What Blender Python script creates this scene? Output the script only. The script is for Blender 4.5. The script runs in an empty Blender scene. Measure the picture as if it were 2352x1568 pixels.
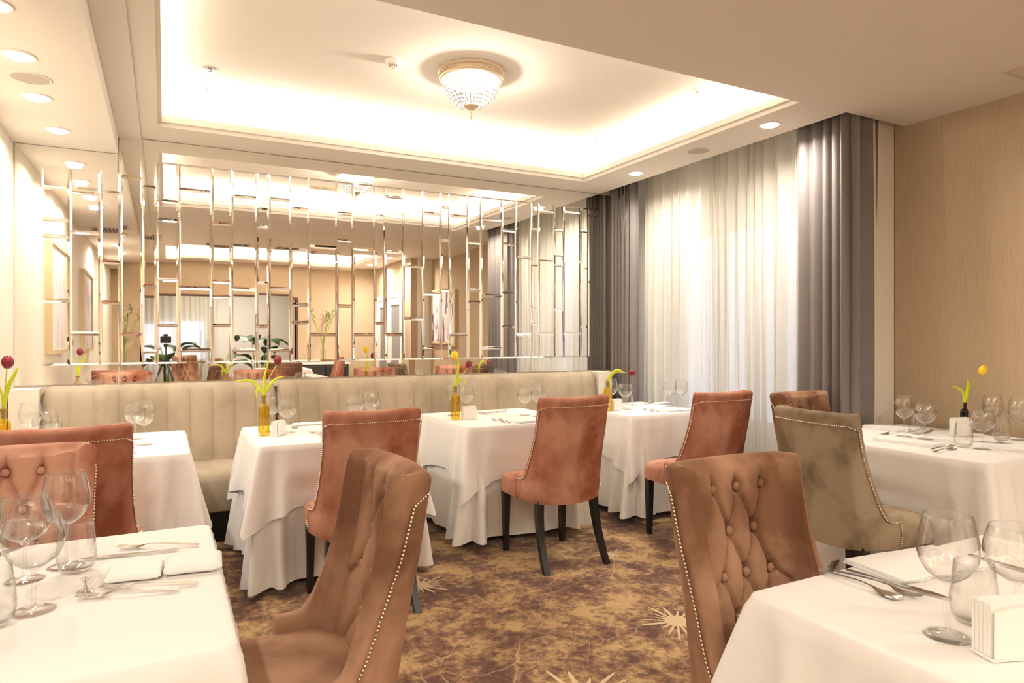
import bpy, math, random
from math import sin, cos, pi, sqrt, exp, atan2, radians, floor
from mathutils import Vector, Matrix
random.seed(7)
S = bpy.context.scene
COL = S.collection

# ------------------------------------------------------------------ camera
FPX, CU, HV, EYE = 1523.0, 1176.0, 775.0, 1.32
YAW = math.atan2(798.0, FPX)
SY, CY = sin(YAW), cos(YAW)
cd = bpy.data.cameras.new('camera')
cam = bpy.data.objects.new('camera', cd)
COL.objects.link(cam)
cam.location = (0, 0, EYE)
cam.rotation_euler = (pi/2, 0, -YAW)
cd.sensor_width = 36
cd.lens = 36*FPX/2352
cd.shift_y = -(784-HV)/2352
cd.clip_start = 0.05
S.camera = cam
# ------------------------------------------------------------------ view / world
S.view_settings.view_transform = 'Standard'
S.view_settings.look = 'None'
S.view_settings.gamma = 1
S.view_settings.use_curve_mapping = False
S.view_settings.exposure = 0.40
W = bpy.data.worlds.new('dusk'); S.world = W; W.use_nodes = True
W.node_tree.nodes['Background'].inputs[0].default_value = (0.62, 0.74, 1.0, 1)
W.node_tree.nodes['Background'].inputs[1].default_value = 1.6
WARM = (1.0, 0.915, 0.80)
COVE_W = 3.15      # power of one cove strip, per metre
DOWN_W = 21.0
def area(name, loc, sx, sy, power, direction, color=WARM, spread=pi, shape='RECTANGLE'):
    l = bpy.data.lights.new(name, 'AREA'); l.shape = shape; l.size = sx
    if shape == 'RECTANGLE': l.size_y = sy
    l.energy = power; l.color = color; l.spread = spread
    o = bpy.data.objects.new(name, l); COL.objects.link(o)
    o.location = loc
    o.rotation_euler = Vector(direction).to_track_quat('-Z', 'Y').to_euler()
    return o
# recesses in the ceiling with hidden light strips: x0,x1,y0,y1
REC = [(-0.05, 3.31, 2.65, 4.92), (-0.05, 3.31, -2.45, -0.60)]
CZ, UZ, SOFZ = 2.70, 3.00, 2.575
for (x0, x1, y0, y1) in REC:
    CW = COVE_W if y0 > 0 else COVE_W*3.2
    xm, ym, z = (x0+x1)/2, (y0+y1)/2, 2.79
    area('cove_light', (xm, y0-.05, z), x1-x0, .03, CW*(x1-x0), (0, .35, 1))
    area('cove_light', (xm, y1+.05, z), x1-x0, .03, CW*(x1-x0), (0, -.35, 1))
    for xx, dx in ((x0-.05, .35), (x1+.05, -.35)):
        o = area('cove_light', (xx, ym, z), .03, y1-y0, CW*(y1-y0), (0, 0, 1))
        o.rotation_euler = (pi, 0.33 if dx < 0 else -0.33, 0)

# ------------------------------------------------------------------ helpers
def pixz(u, v, z):
    d = (EYE-z)*FPX/(v-HV); return pixd(u, v, d)
def pixd(u, v, d):
    t = (u-CU)/FPX
    return Vector((d*(SY+CY*t), d*(CY-SY*t), EYE-(v-HV)*d/FPX))
def pixX(u, v, X):
    t = (u-CU)/FPX; return pixd(u, v, X/(SY+CY*t))
def pixY(u, v, Y):
    t = (u-CU)/FPX; return pixd(u, v, Y/(CY-SY*t))
def hsh(n):
    x = sin(n*127.1+311.7)*43758.5453; return x-floor(x)

class MB:
    def __init__(s): s.v = []; s.f = []; s.m = []; s.cur = 0
    def add(s, vs, fs):
        b = len(s.v); s.v += [tuple(p) for p in vs]
        for f in fs: s.f.append(tuple(b+i for i in f)); s.m.append(s.cur)
        return s
    def box(s, x0, x1, y0, y1, z0, z1):
        vs = [(x, y, z) for z in (z0, z1) for y in (y0, y1) for x in (x0, x1)]
        return s.add(vs, [(0, 2, 3, 1), (4, 5, 7, 6), (0, 1, 5, 4), (2, 6, 7, 3), (0, 4, 6, 2), (1, 3, 7, 5)])
    def bbox(s, x0, x1, y0, y1, z0, z1, r=.004):      # box with chamfered edges
        def ring(z, i): return [(x0+i, y0+r, z), (x0+r, y0+i, z), (x1-r, y0+i, z), (x1-i, y0+r, z), (x1-i, y1-r, z), (x1-r, y1-i, z), (x0+r, y1-i, z), (x0+i, y1-r, z)]
        rings = [ring(z0, r*.9), ring(z0+r, 0), ring(z1-r, 0), ring(z1, r*.9)]
        return s.loft(rings, cap=True)
    def loft(s, rings, closed=True, cap=False):
        n = len(rings[0]); b = len(s.v); vs = [p for r in rings for p in r]; fs = []
        for i in range(len(rings)-1):
            for j in range(n if closed else n-1):
                k = (j+1) % n
                fs.append((i*n+j, i*n+k, (i+1)*n+k, (i+1)*n+j))
        if cap:
            fs.append(tuple(reversed(range(n)))); fs.append(tuple((len(rings)-1)*n+j for j in range(n)))
        return s.add(vs, fs)
    def lathe(s, prof, n=32, c=(0, 0, 0)):
        rings = [[(c[0]+r*cos(2*pi*j/n), c[1]+r*sin(2*pi*j/n), c[2]+z) for j in range(n)] for r, z in prof]
        return s.loft(rings)
    def tube(s, pts, r, n=8, cap=True):
        pts = [Vector(p) for p in pts]; rings = []
        N = None
        for i, p in enumerate(pts):
            t = (pts[min(i+1, len(pts)-1)]-pts[max(i-1, 0)]).normalized()
            if N is None:
                N = t.orthogonal().normalized()
            N = (N-t*N.dot(t)).normalized(); B = t.cross(N)
            rr = r[i] if isinstance(r, (list, tuple)) else r
            rings.append([p+N*rr*cos(2*pi*j/n)+B*rr*sin(2*pi*j/n) for j in range(n)])
        return s.loft(rings, cap=cap)
    def sphere(s, c, r, n=10, m=6, sz=1.0):
        rings = []
        for i in range(m+1):
            a = -pi/2+pi*i/m
            rr = max(r*cos(a), 1e-5)
            rings.append([(c[0]+rr*cos(2*pi*j/n), c[1]+rr*sin(2*pi*j/n), c[2]+r*sz*sin(a)) for j in range(n)])
        return s.loft(rings)
    def build(s, name, mat, parent=None, smooth=False, **tags):
        me = bpy.data.meshes.new(name); me.from_pydata(s.v, [], s.f)
        for m_ in (mat if isinstance(mat, (list, tuple)) else [mat]): me.materials.append(m_)
        if max(s.m, default=0) > 0: me.polygons.foreach_set('material_index', s.m)
        if smooth:
            me.polygons.foreach_set('use_smooth', [True]*len(me.polygons))
            if smooth != 'all':
                try: me.set_sharp_from_angle(angle=radians(smooth if smooth is not True else 40))
                except Exception: pass
        me.update()
        o = bpy.data.objects.new(name, me); COL.objects.link(o)
        if parent is not None: o.parent = parent
        for k, v in tags.items(): o[k] = v
        return o
def struct(o): o['kind'] = 'structure'; return o
def thing(name, label, cat, loc=(0, 0, 0), rz=0, group=None):
    o = bpy.data.objects.new(name, None); COL.objects.link(o); o.empty_display_size = .1
    o.location = loc; o.rotation_euler = (0, 0, rz); o['label'] = label; o['category'] = cat
    if group: o['group'] = group
    return o
def tag(o, label, cat, group=None):
    o['label'] = label; o['category'] = cat
    if group: o['group'] = group
    return o
def dup(root, loc, rz, label, group=None, mat=None):
    r = root.copy(); COL.objects.link(r); r.location = loc; r.rotation_euler = (0, 0, rz); r['label'] = label
    if group: r['group'] = group
    for ch in list(root.children):
        c = ch.copy(); COL.objects.link(c); c.parent = r
        for g in list(ch.children):
            d = g.copy(); COL.objects.link(d); d.parent = c
    return r

# ------------------------------------------------------------------ materials
def nt(name):
    m = bpy.data.materials.new(name); m.use_nodes = True
    t = m.node_tree; return m, t, t.nodes, t.links, t.nodes['Principled BSDF']
def plain(name, col, rough=.5, metal=0, sheen=0, bump=0, bscale=200, var=0, vscale=3, spec=None, trans=0):
    m, t, N, L, B = nt(name)
    B.inputs['Base Color'].default_value = (*col, 1); B.inputs['Roughness'].default_value = rough
    B.inputs['Metallic'].default_value = metal
    if spec is not None: B.inputs['Specular IOR Level'].default_value = spec
    if sheen:
        B.inputs['Sheen Weight'].default_value = sheen; B.inputs['Sheen Roughness'].default_value = .4
        B.inputs['Sheen Tint'].default_value = (min(1, col[0]*2+.2), min(1, col[1]*2+.2), min(1, col[2]*2+.2), 1)
    tc = N.new('ShaderNodeTexCoord')
    if var:
        no = N.new('ShaderNodeTexNoise'); no.inputs['Scale'].default_value = vscale; no.inputs['Detail'].default_value = 4
        L.new(tc.outputs['Object'], no.inputs['Vector'])
        mx = N.new('ShaderNodeMix'); mx.data_type = 'RGBA'
        mx.inputs[6].default_value = (*[c*(1-var) for c in col], 1); mx.inputs[7].default_value = (*[min(1, c*(1+var)) for c in col], 1)
        L.new(no.outputs[0], mx.inputs[0]); L.new(mx.outputs[2], B.inputs['Base Color'])
    if bump:
        no = N.new('ShaderNodeTexNoise'); no.inputs['Scale'].default_value = bscale
        L.new(tc.outputs['Object'], no.inputs['Vector'])
        bp = N.new('ShaderNodeBump'); bp.inputs['Strength'].default_value = bump; bp.inputs['Distance'].default_value = .002
        L.new(no.outputs[0], bp.inputs['Height']); L.new(bp.outputs[0], B.inputs['Normal'])
    return m
def velvet(name, dark, light, scale=5.0, sheen=.5, seed=0.0):
    m, t, N, L, B = nt(name)
    tc = N.new('ShaderNodeTexCoord'); mp = N.new('ShaderNodeMapping'); mp.inputs['Location'].default_value = (seed, seed*.7, 0)
    mp.inputs['Scale'].default_value = (1, 1, .8)
    no = N.new('ShaderNodeTexNoise'); no.inputs['Scale'].default_value = scale; no.inputs['Detail'].default_value = 6
    no.inputs['Roughness'].default_value = .55; no.inputs['Distortion'].default_value = .25
    cr = N.new('ShaderNodeValToRGB'); e = cr.color_ramp.elements
    e[0].position = .36; e[0].color = (*dark, 1); e[1].position = .56; e[1].color = (*light, 1)
    L.new(tc.outputs['Object'], mp.inputs[0]); L.new(mp.outputs[0], no.inputs['Vector']); L.new(no.outputs[0], cr.inputs[0])
    L.new(cr.outputs[0], B.inputs['Base Color'])
    B.inputs['Roughness'].default_value = .8; B.inputs['Specular IOR Level'].default_value = .15
    B.inputs['Sheen Weight'].default_value = sheen; B.inputs['Sheen Roughness'].default_value = .35
    B.inputs['Sheen Tint'].default_value = (*[min(1, c*2.2) for c in light], 1)
    n2 = N.new('ShaderNodeTexNoise'); n2.inputs['Scale'].default_value = 25; n2.inputs['Detail'].default_value = 3
    L.new(tc.outputs['Object'], n2.inputs['Vector'])
    bp = N.new('ShaderNodeBump'); bp.inputs['Strength'].default_value = .25; bp.inputs['Distance'].default_value = .004
    L.new(n2.outputs[0], bp.inputs['Height']); L.new(bp.outputs[0], B.inputs['Normal'])
    return m
def glass(name, tint=(1, 1, 1), gl=1.0):
    """thin glass: transmission tinted darker at grazing angles, reflection weighted by facing"""
    m, t, N, L, B = nt(name); N.remove(B); out = N['Material Output']
    tr = N.new('ShaderNodeBsdfTransparent')
    lf = N.new('ShaderNodeLayerWeight'); lf.inputs[0].default_value = .5; pw = N.new('ShaderNodeMath'); pw.operation = 'POWER'; pw.inputs[1].default_value = 3.0
    tm = N.new('ShaderNodeMix'); tm.data_type = 'RGBA'; tm.inputs[6].default_value = (*tint, 1); tm.inputs[7].default_value = (*[c*.62 for c in tint], 1)  # edge darkening painted into the tint in place of refraction
    L.new(lf.outputs['Facing'], pw.inputs[0]); L.new(pw.outputs[0], tm.inputs[0]); L.new(tm.outputs[2], tr.inputs[0])
    g = N.new('ShaderNodeBsdfGlossy'); g.inputs['Roughness'].default_value = .02; g.inputs[0].default_value = (1, 1, 1, 1)
    lw = N.new('ShaderNodeLayerWeight'); lw.inputs[0].default_value = .5
    fr = N.new('ShaderNodeMath'); fr.operation = 'POWER'; fr.inputs[1].default_value = 3.0; L.new(lw.outputs['Facing'], fr.inputs[0])
    mu = N.new('ShaderNodeMath'); mu.operation = 'MULTIPLY_ADD'; mu.inputs[1].default_value = .75*gl; mu.inputs[2].default_value = .05; mu.use_clamp = True
    mx = N.new('ShaderNodeMixShader')
    L.new(fr.outputs[0], mu.inputs[0]); L.new(mu.outputs[0], mx.inputs[0]); L.new(tr.outputs[0], mx.inputs[1]); L.new(g.outputs[0], mx.inputs[2])
    L.new(mx.outputs[0], out.inputs[0])
    return m
def emit(name, col, s):
    m, t, N, L, B = nt(name)
    B.inputs['Base Color'].default_value = (.8, .8, .8, 1)
    B.inputs['Emission Color'].default_value = (*col, 1); B.inputs['Emission Strength'].default_value = s
    return m
def streaks(name, c0, c1, sx, sz, bump=.15, rough=.85, axis='z'):
    m, t, N, L, B = nt(name)
    tc = N.new('ShaderNodeTexCoord'); mp = N.new('ShaderNodeMapping'); mp.inputs['Scale'].default_value = (sx, sx, sz)
    no = N.new('ShaderNodeTexNoise'); no.inputs['Scale'].default_value = 1; no.inputs['Detail'].default_value = 5
    cr = N.new('ShaderNodeValToRGB'); e = cr.color_ramp.elements
    e[0].position = .35; e[0].color = (*c0, 1); e[1].position = .65; e[1].color = (*c1, 1)
    L.new(tc.outputs['Object'], mp.inputs[0]); L.new(mp.outputs[0], no.inputs['Vector']); L.new(no.outputs[0], cr.inputs[0])
    L.new(cr.outputs[0], B.inputs['Base Color']); B.inputs['Roughness'].default_value = rough
    bp = N.new('ShaderNodeBump'); bp.inputs['Strength'].default_value = bump; bp.inputs['Distance'].default_value = .002
    L.new(no.outputs[0], bp.inputs['Height']); L.new(bp.outputs[0], B.inputs['Normal'])
    return m
def fabric_sheer():
    m, t, N, L, B = nt('sheer_voile'); N.remove(B); out = N['Material Output']
    d = N.new('ShaderNodeBsdfDiffuse'); d.inputs[0].default_value = (.86, .81, .71, 1)
    tl = N.new('ShaderNodeBsdfTranslucent'); tl.inputs[0].default_value = (.92, .89, .82, 1)
    tr = N.new('ShaderNodeBsdfTransparent'); tr.inputs[0].default_value = (.95, .95, .93, 1)
    m1 = N.new('ShaderNodeMixShader'); m1.inputs[0].default_value = .3
    m2 = N.new('ShaderNodeMixShader'); m2.inputs[0].default_value = .16
    L.new(d.outputs[0], m1.inputs[1]); L.new(tl.outputs[0], m1.inputs[2]); L.new(m1.outputs[0], m2.inputs[1]); L.new(tr.outputs[0], m2.inputs[2])
    L.new(m2.outputs[0], out.inputs[0]); return m
def carpet():
    m, t, N, L, B = nt('carpet'); tc = N.new('ShaderNodeTexCoord')
    def math_(op, a, b=None, c=None, clamp=False):
        n = N.new('ShaderNodeMath'); n.operation = op; n.use_clamp = clamp
        for i, x in enumerate((a, b, c)):
            if x is None: continue
            if isinstance(x, (int, float)): n.inputs[i].default_value = x
            else: L.new(x, n.inputs[i])
        return n.outputs[0]
    def noise(scale, detail=6, rough=.6, dist=0, sc=(1, 1, 1)):
        mp = N.new('ShaderNodeMapping'); mp.inputs['Scale'].default_value = sc
        L.new(tc.outputs['Object'], mp.inputs[0])
        n = N.new('ShaderNodeTexNoise'); n.inputs['Scale'].default_value = scale; n.inputs['Detail'].default_value = detail
        n.inputs['Roughness'].default_value = rough; n.inputs['Distortion'].default_value = dist
        L.new(mp.outputs[0], n.inputs['Vector']); return n
    big = noise(3.6, 9, .74, .0)
    cr = N.new('ShaderNodeValToRGB'); e = cr.color_ramp.elements
    e[0].position = .44; e[0].color = (.120, .055, .040, 1); e[1].position = .56; e[1].color = (.50, .33, .15, 1)
    k = e.new(.495); k.color = (.24, .13, .075, 1)
    fine = noise(26, 4, .7)
    f = math_('ADD', math_('MULTIPLY', big.outputs[0], .72), math_('MULTIPLY', fine.outputs[0], .28))
    L.new(f, cr.inputs[0])
    # fine light crackle lines
    nz = noise(2.2, 3, .5); vm = N.new('ShaderNodeVectorMath'); vm.operation = 'MULTIPLY_ADD'
    L.new(nz.outputs[1], vm.inputs[0]); vm.inputs[1].default_value = (.35, .35, 0); L.new(tc.outputs['Object'], vm.inputs[2])
    line = None
    for sc in (1.9, 4.3):
        vo = N.new('ShaderNodeTexVoronoi'); vo.feature = 'DISTANCE_TO_EDGE'; vo.inputs['Scale'].default_value = sc
        L.new(vm.outputs[0], vo.inputs['Vector'])
        x = math_('MULTIPLY_ADD', vo.outputs['Distance'], -1/(.004*sc), 1.0, clamp=True)
        line = x if line is None else math_('MAXIMUM', line, x)
    msk = math_('MULTIPLY_ADD', noise(3.1, 2).outputs[0], 5, -2.2, clamp=True)
    line = math_('MULTIPLY', line, msk)
    mx = N.new('ShaderNodeMix'); mx.data_type = 'RGBA'
    L.new(math_('MULTIPLY', line, .75), mx.inputs[0]); L.new(cr.outputs[0], mx.inputs[6]); mx.inputs[7].default_value = (.66, .47, .26, 1)
    # starbursts
    sep = N.new('ShaderNodeSeparateXYZ'); L.new(tc.outputs['Object'], sep.inputs[0])
    star = None
    for (sx, sy, R) in ((2.115, 2.38, .16), (1.20, 3.36, .15), (1.36, 2.03, .2), (2.9, 1.2, .15), (.3, .4, .16), (2.4, 3.3, .1)):
        dx = math_('SUBTRACT', sep.outputs[0], sx); dy = math_('SUBTRACT', sep.outputs[1], sy)
        r = math_('SQRT', math_('ADD', math_('MULTIPLY', dx, dx), math_('MULTIPLY', dy, dy)))
        a = math_('ARCTAN2', dy, dx)
        w = math_('ABSOLUTE', math_('SINE', math_('MULTIPLY_ADD', math_('SINE', math_('MULTIPLY', a, 3)), .8, math_('MULTIPLY', a, 9))))
        sp = math_('POWER', w, 5.0)
        w2 = math_('MULTIPLY_ADD', math_('SINE', math_('MULTIPLY', a, 5)), .35, .75)
        rad = math_('MULTIPLY_ADD', math_('MULTIPLY', sp, w2), R*.8, R*.38)
        s1 = math_('MULTIPLY', math_('SUBTRACT', rad, r), 120, clamp=True)
        ray = math_('MULTIPLY', math_('GREATER_THAN', math_('ABSOLUTE', math_('SINE', math_('MULTIPLY_ADD', math_('SINE', math_('MULTIPLY', a, 2)), .5, math_('MULTIPLY', a, 8)))), .99985), math_('LESS_THAN', r, R*2.6))
        s1 = math_('MAXIMUM', s1, math_('MULTIPLY', ray, .5))
        star = s1 if star is None else math_('MAXIMUM', star, s1)
    m2 = N.new('ShaderNodeMix'); m2.data_type = 'RGBA'
    L.new(math_('MULTIPLY', star, .9), m2.inputs[0]); L.new(mx.outputs[2], m2.inputs[6]); m2.inputs[7].default_value = (.72, .55, .33, 1)
    L.new(m2.outputs[2], B.inputs['Base Color']); B.inputs['Roughness'].default_value = .95; B.inputs['Specular IOR Level'].default_value = .1
    B.inputs['Sheen Weight'].default_value = .15
    bn = noise(350, 2); bp = N.new('ShaderNodeBump'); bp.inputs['Strength'].default_value = .4; bp.inputs['Distance'].default_value = .003
    L.new(bn.outputs[0], bp.inputs['Height']); L.new(bp.outputs[0], B.inputs['Normal'])
    return m

M = dict(
    ceil=plain('ceiling_paint', (.80, .74, .66), .9), ceilb=plain('beam_paint', (.66, .56, .46), .9),
    cream=streaks('cream_panel', (.80, .73, .63), (.86, .80, .70), 60, .6, .03),
    tan=streaks('tan_wallpaper', (.47, .355, .235), (.53, .41, .285), 260, 7, .2),
    white=plain('white_paint', (.82, .78, .72), .7), jamb=plain('jamb_paint', (.80, .72, .62), .8),
    mirror=plain('mirror_silver', (.93, .91, .87), .012, 1), chrome=plain('polished_steel', (.72, .70, .68), .16, 1),
    cloth=plain('white_linen', (.84, .81, .78), .85, sheen=.1, bump=.12, bscale=420),
    napkin=plain('white_napkin', (.86, .84, .81), .85, sheen=.1, bump=.2, bscale=300),
    paper=plain('paper_napkins', (.87, .85, .80), .9),
    bench=velvet('bench_velvet', (.36, .29, .21), (.46, .38, .285), 3, .25, 2), seam=plain('bench_seam', (.30, .22, .15), .8),
    black=plain('black_plinth', (.012, .012, .012), .6), leg=plain('black_wood', (.012, .010, .009), .32),
    rose=velvet('rose_velvet', (.31, .10, .06), (.56, .30, .21), 3.6, .35, 1),
    brown=velvet('brown_velvet', (.18, .085, .048), (.40, .23, .145), 3.5, .4, 4),
    taupe=velvet('taupe_velvet', (.18, .13, .078), (.35, .275, .19), 5.5, .4, 8),
    nail=plain('nail_brass', (.80, .70, .58), .25, 1),
    grey=plain('grey_drape', (.19, .165, .155), .55, sheen=.3, var=.08, vscale=2),
    sheer=fabric_sheer(), glass=glass('clear_glass', (.985, .985, .98), gl=1.15),
    pane=glass('window_glass', (.9, .93, .95)), amber=glass('amber_glass', (.97, .86, .34), gl=1.0), dkglass=glass('dark_green_glass', (.20, .15, .05), gl=1.2),
    cork=plain('amber_neck', (.32, .20, .04), .25),
    stem=plain('tulip_stem', (.55, .62, .06), .5), leaf=plain('tulip_leaf', (.62, .68, .03), .45, var=.2, vscale=20),
    yellow=plain('yellow_petal', (.95, .66, .01), .5), red=plain('red_petal', (.24, .018, .03), .5, var=.3, vscale=30),
    gold=plain('champagne_metal', (.72, .60, .44), .35, .6), plastic=plain('white_plastic', (.85, .82, .76), .4), dark=plain('dark_plastic', (.03, .028, .026), .5),
    grille=plain('speaker_mesh', (.50, .44, .38), .8), wood=plain('walnut', (.12, .05, .025), .4, var=.3),
    bigleaf=plain('dark_green_leaf', (.035, .10, .015), .3, var=.4, vscale=4), bamboo=plain('bamboo_green', (.22, .30, .05), .5),
    pot=plain('white_ceramic', (.8, .79, .76), .3), frame=plain('pale_gold_frame', (.66, .52, .31), .5),
    bulb=emit('downlight_glow', (1, .91, .78), 9), wglass=plain('frosted_grey_glass', (.22, .23, .26), .3),
)
M['carpet'] = carpet(); M['wire'] = plain('bronze_wire', (.035, .025, .015), .6, 0)

# ------------------------------------------------------------------ the room
XL, XR, YM, YB = -0.86, 4.28, 5.27, -3.0
TY = 2.715      # end of the tan wall / start of the window bay
struct(MB().box(XL-.6, 6.0, -6.6, YM+.2, -.1, 0).build('floor', M['carpet']))
# ceiling: plates round the two recesses, upper ceilings, cove walls
c = MB()
PX = 3.70       # edge of the curtain pocket
def plate(x0, x1, y0, y1, z0=CZ, z1=CZ+.05): c.box(x0, x1, y0, y1, z0, z1)
plate(XL, REC[0][0], YB, YM+.1); plate(REC[0][1], PX, TY-.065, YM+.1)
plate(REC[0][1], 4.40, YB, TY-.065)
plate(REC[0][0], REC[0][1], REC[0][3], YM+.1)
plate(REC[0][0], REC[0][1], REC[1][3], REC[0][2]); plate(REC[0][0], REC[0][1], YB-.1, REC[1][2])
c.box(PX-.0, 4.5, TY-.1, YM+.1, 2.95, 3.0)      # top of the curtain pocket
c.box(PX-.02, PX, TY-.065, YM+.1, CZ+.05, 2.95)
c.box(PX, 4.40, TY-.085, TY-.065, CZ+.05, 2.95)
for (x0, x1, y0, y1) in REC:
    o = .17; c.box(x0-o-.05, x1+o+.05, y0-o-.05, y1+o+.05, UZ, UZ+.05)
    c.box(x0-o-.05, x0-o, y0-o-.05, y1+o+.05, CZ+.05, UZ); c.box(x1+o, x1+o+.05, y0-o-.05, y1+o+.05, CZ+.05, UZ)
    c.box(x0-o, x1+o, y0-o-.05, y0-o, CZ+.05, UZ); c.box(x0-o, x1+o, y1+o, y1+o+.05, CZ+.05, UZ)
struct(c.build('ceiling', M['ceil']))
for i, (x0, x1, y0, y1) in enumerate(REC):       # stepped cornice round each recess
    t = MB()
    def frame_ring(a, b, z0, z1):   # from offset a (inside edge) to b, measured outwards from the opening
        t.box(x0-b, x0-a, y0-b, y1+b, z0, z1); t.box(x1+a, x1+b, y0-b, y1+b, z0, z1)
        t.box(x0-a, x1+a, y0-b, y0-a, z0, z1); t.box(x0-a, x1+a, y1+a, y1+b, z0, z1)
    frame_ring(-.012, .0, CZ-.0, CZ+.075)
    frame_ring(-.034, -.012, CZ+.028, CZ+.068)
    struct(t.build('trim_%d' % (i+1), M['ceil']))
# lowered strip beside the left soffit and the soffit itself
struct(MB().box(-.28, -.142, YB, YM, CZ-.012, CZ+.01).build('trim_3', M['ceil']))
struct(MB().box(XL, -.28, YB, YM, SOFZ, CZ).build('trim_4', M['ceil']))
struct(MB().box(XL-.1, XL, -6.6, YM, 0, CZ).build('wall_left', M['cream']))
struct(MB().box(XL-.1, 4.6, YM, YM+.15, 0, 3.0).build('wall_far', M['cream']))
struct(MB().box(XR, XR+.12, -.80, TY, 0, 2.96).build('wall_right', M['tan']))
struct(MB().box(3.97, XR+.12, TY, TY+.12, 0, 2.95).build('wall_pier', M['jamb']))
struct(MB().box(XR, XR+.004, TY-.0035, TY, 0, CZ).build('trim_5', M['white']))
# back wall with the wide opening into the next room
w = MB(); OX0, OX1, OZ = -.33, 2.33, 2.07
w.box(XL, OX0, YB-.15, YB, 0, CZ); w.box(OX1, 3.97, YB-.15, YB, 0, CZ); w.box(OX0, OX1, YB-.15, YB, OZ, CZ)
struct(w.build('wall_back', M['tan']))
t = MB(); t.box(OX0-.03, OX0, YB-.16, YB+.01, 0, OZ+.03); t.box(OX1, OX1+.03, YB-.16, YB+.01, 0, OZ+.03); t.box(OX0, OX1, YB-.16, YB+.01, OZ, OZ+.03)
struct(t.build('trim_6', M['wood']))
struct(MB().box(3.85, 3.97, YB, -.80, 0, CZ).build('wall_right_rear', M['tan']))
struct(MB().box(3.97, XR+.12, -.92, -.80, 0, CZ).build('wall_return', M['cream']))
# neighbouring room
struct(MB().box(XL-.1, 4.1, -6.7, YB-.15, CZ, CZ+.05).build('ceiling_next_room', M['ceil']))
struct(MB().box(XL-.1, 4.1, -6.6, -6.5, 0, CZ).build('wall_next_room', M['white']))
struct(MB().box(4.0, 4.1, -6.6, YB-.15, 0, CZ).build('wall_next_room_side', M['tan']))
area('area_light_next_room', (1.2, -4.8, 2.68), 1.6, 1.2, 60, (0, 0, -1), (1, .93, .82))  # bare area light just under the next room's ceiling, no fixture
# window wall with window
WY0, WY1, WZ0, WZ1, WX = 3.15, 4.98, .55, 2.32, 4.38
w = MB(); w.box(WX, WX+.12, TY+.12, WY0, 0, 3); w.box(WX, WX+.12, WY1, YM, 0, 3); w.box(WX, WX+.12, WY0, WY1, 0, WZ0); w.box(WX, WX+.12, WY0, WY1, WZ1, 3)
struct(w.build('wall_window', M['white']))
win = thing('window_1', 'white framed window behind the sheer curtain', 'window'); win['kind'] = 'structure'
f = MB()
for (a, b, z0, z1) in ((WY0, WY0+.07, WZ0, WZ1), (WY1-.07, WY1, WZ0, WZ1), (WY0+.07, WY1-.07, WZ0, WZ0+.07), (WY0+.07, WY1-.07, WZ1-.07, WZ1), (3.72, 3.80, WZ0+.07, WZ1-.07), (4.34, 4.42, WZ0+.07, WZ1-.07)):
    f.box(WX+.02, WX+.09, a, b, z0, z1)
f.build('window_frame', M['white'], win)
MB().box(WX+.05, WX+.056, WY0+.05, WY1-.05, WZ0+.05, WZ1-.05).build('window_pane', M['pane'], win)
MB().box(WX-.12, WX+.02, WY0-.05, WY1+.05, WZ0-.03, WZ0).build('window_sill', M['white'], win)
# door seen in the mirror, on the rear part of the right wall
dr = thing('door_1', 'white framed double door with grey glass panes', 'door'); dr['kind'] = 'structure'
f = MB(); X = 3.85
for (a, b, z0, z1) in ((-2.75, -2.66, 0, 2.12), (-1.14, -1.05, 0, 2.12), (-2.66, -1.14, 2.03, 2.12)): f.box(X-.04, X, a, b, z0, z1)
f.build('door_frame', M['jamb'], dr)
for a, b in ((-2.655, -1.905), (-1.895, -1.145)):
    p = MB()
    for (y0, y1, z0, z1) in ((a, a+.11, .01, 2.02), (b-.11, b, .01, 2.02), (a+.11, b-.11, .01, .16), (a+.11, b-.11, 1.90, 2.02)): p.box(X-.035, X-.002, y0, y1, z0, z1)
    lf = p.build('door_leaf', M['white'], dr)
    MB().box(X-.02, X-.012, a+.11, b-.11, .16, 1.90).build('door_pane', M['wglass'], lf)
for x0, x1, y, nm in ((XL, 4.2, YM-.013, 'baseboard_far'),):
    struct(MB().box(x0, x1, y, y+.013, 0, .09).build(nm, M['white']))
struct(MB().box(XR-.015, XR, -.80, TY, 0, .09).build('baseboard_right', M['white']))

# ------------------------------------------------------------------ mirror wall
def Xm(u): return pixY(u, 800, YM).x
def Zm(u, v): return pixY(u, v, YM).z
mir = thing('wall_mirror', 'wide wall mirror of staggered glass tiles above the banquette', 'mirror')
MX1 = 3.99
b = MB()
b.box(Xm(35), -.285, YM-.012, YM-.001, 1.01, SOFZ-.004); b.box(-.275, MX1, YM-.012, YM-.001, 1.01, CZ-.006)
b.build('mirror_sheet', M['mirror'], mir)
Q1 = lambda x: x/2.45
Q2 = lambda x: 600+x/2.751
def V1(y): return 280+y/2.45
def V2(y): return 350+y/2.751
cols = [(96, 161, [V1(y) for y in (375, 552, 645, 1005)], 0), (161, 231, [V1(y) for y in (405, 625, 1190)], 0), (231, 277, [V1(y) for y in (400, 790, 1015)], 0),
        (277, 327, [V1(y) for y in (315, 635, 1195)], 1), (327, 360, [V1(y) for y in (370, 925, 1290)], 1), (360, 410, [V1(y) for y in (450, 555, 890, 1145)], 1),
        (410, 486, [V1(y) for y in (390, 935, 1285)], 1), (486, 531, [V1(y) for y in (575, 900, 985, 1145)], 1), (531, 589, [V1(y) for y in (425, 940, 1285)], 1),
        (589, 617, [V1(y) for y in (495, 595, 908, 1150)], 1), (617, 667, [V1(y) for y in (440, 940, 1285)], 1)]
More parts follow.
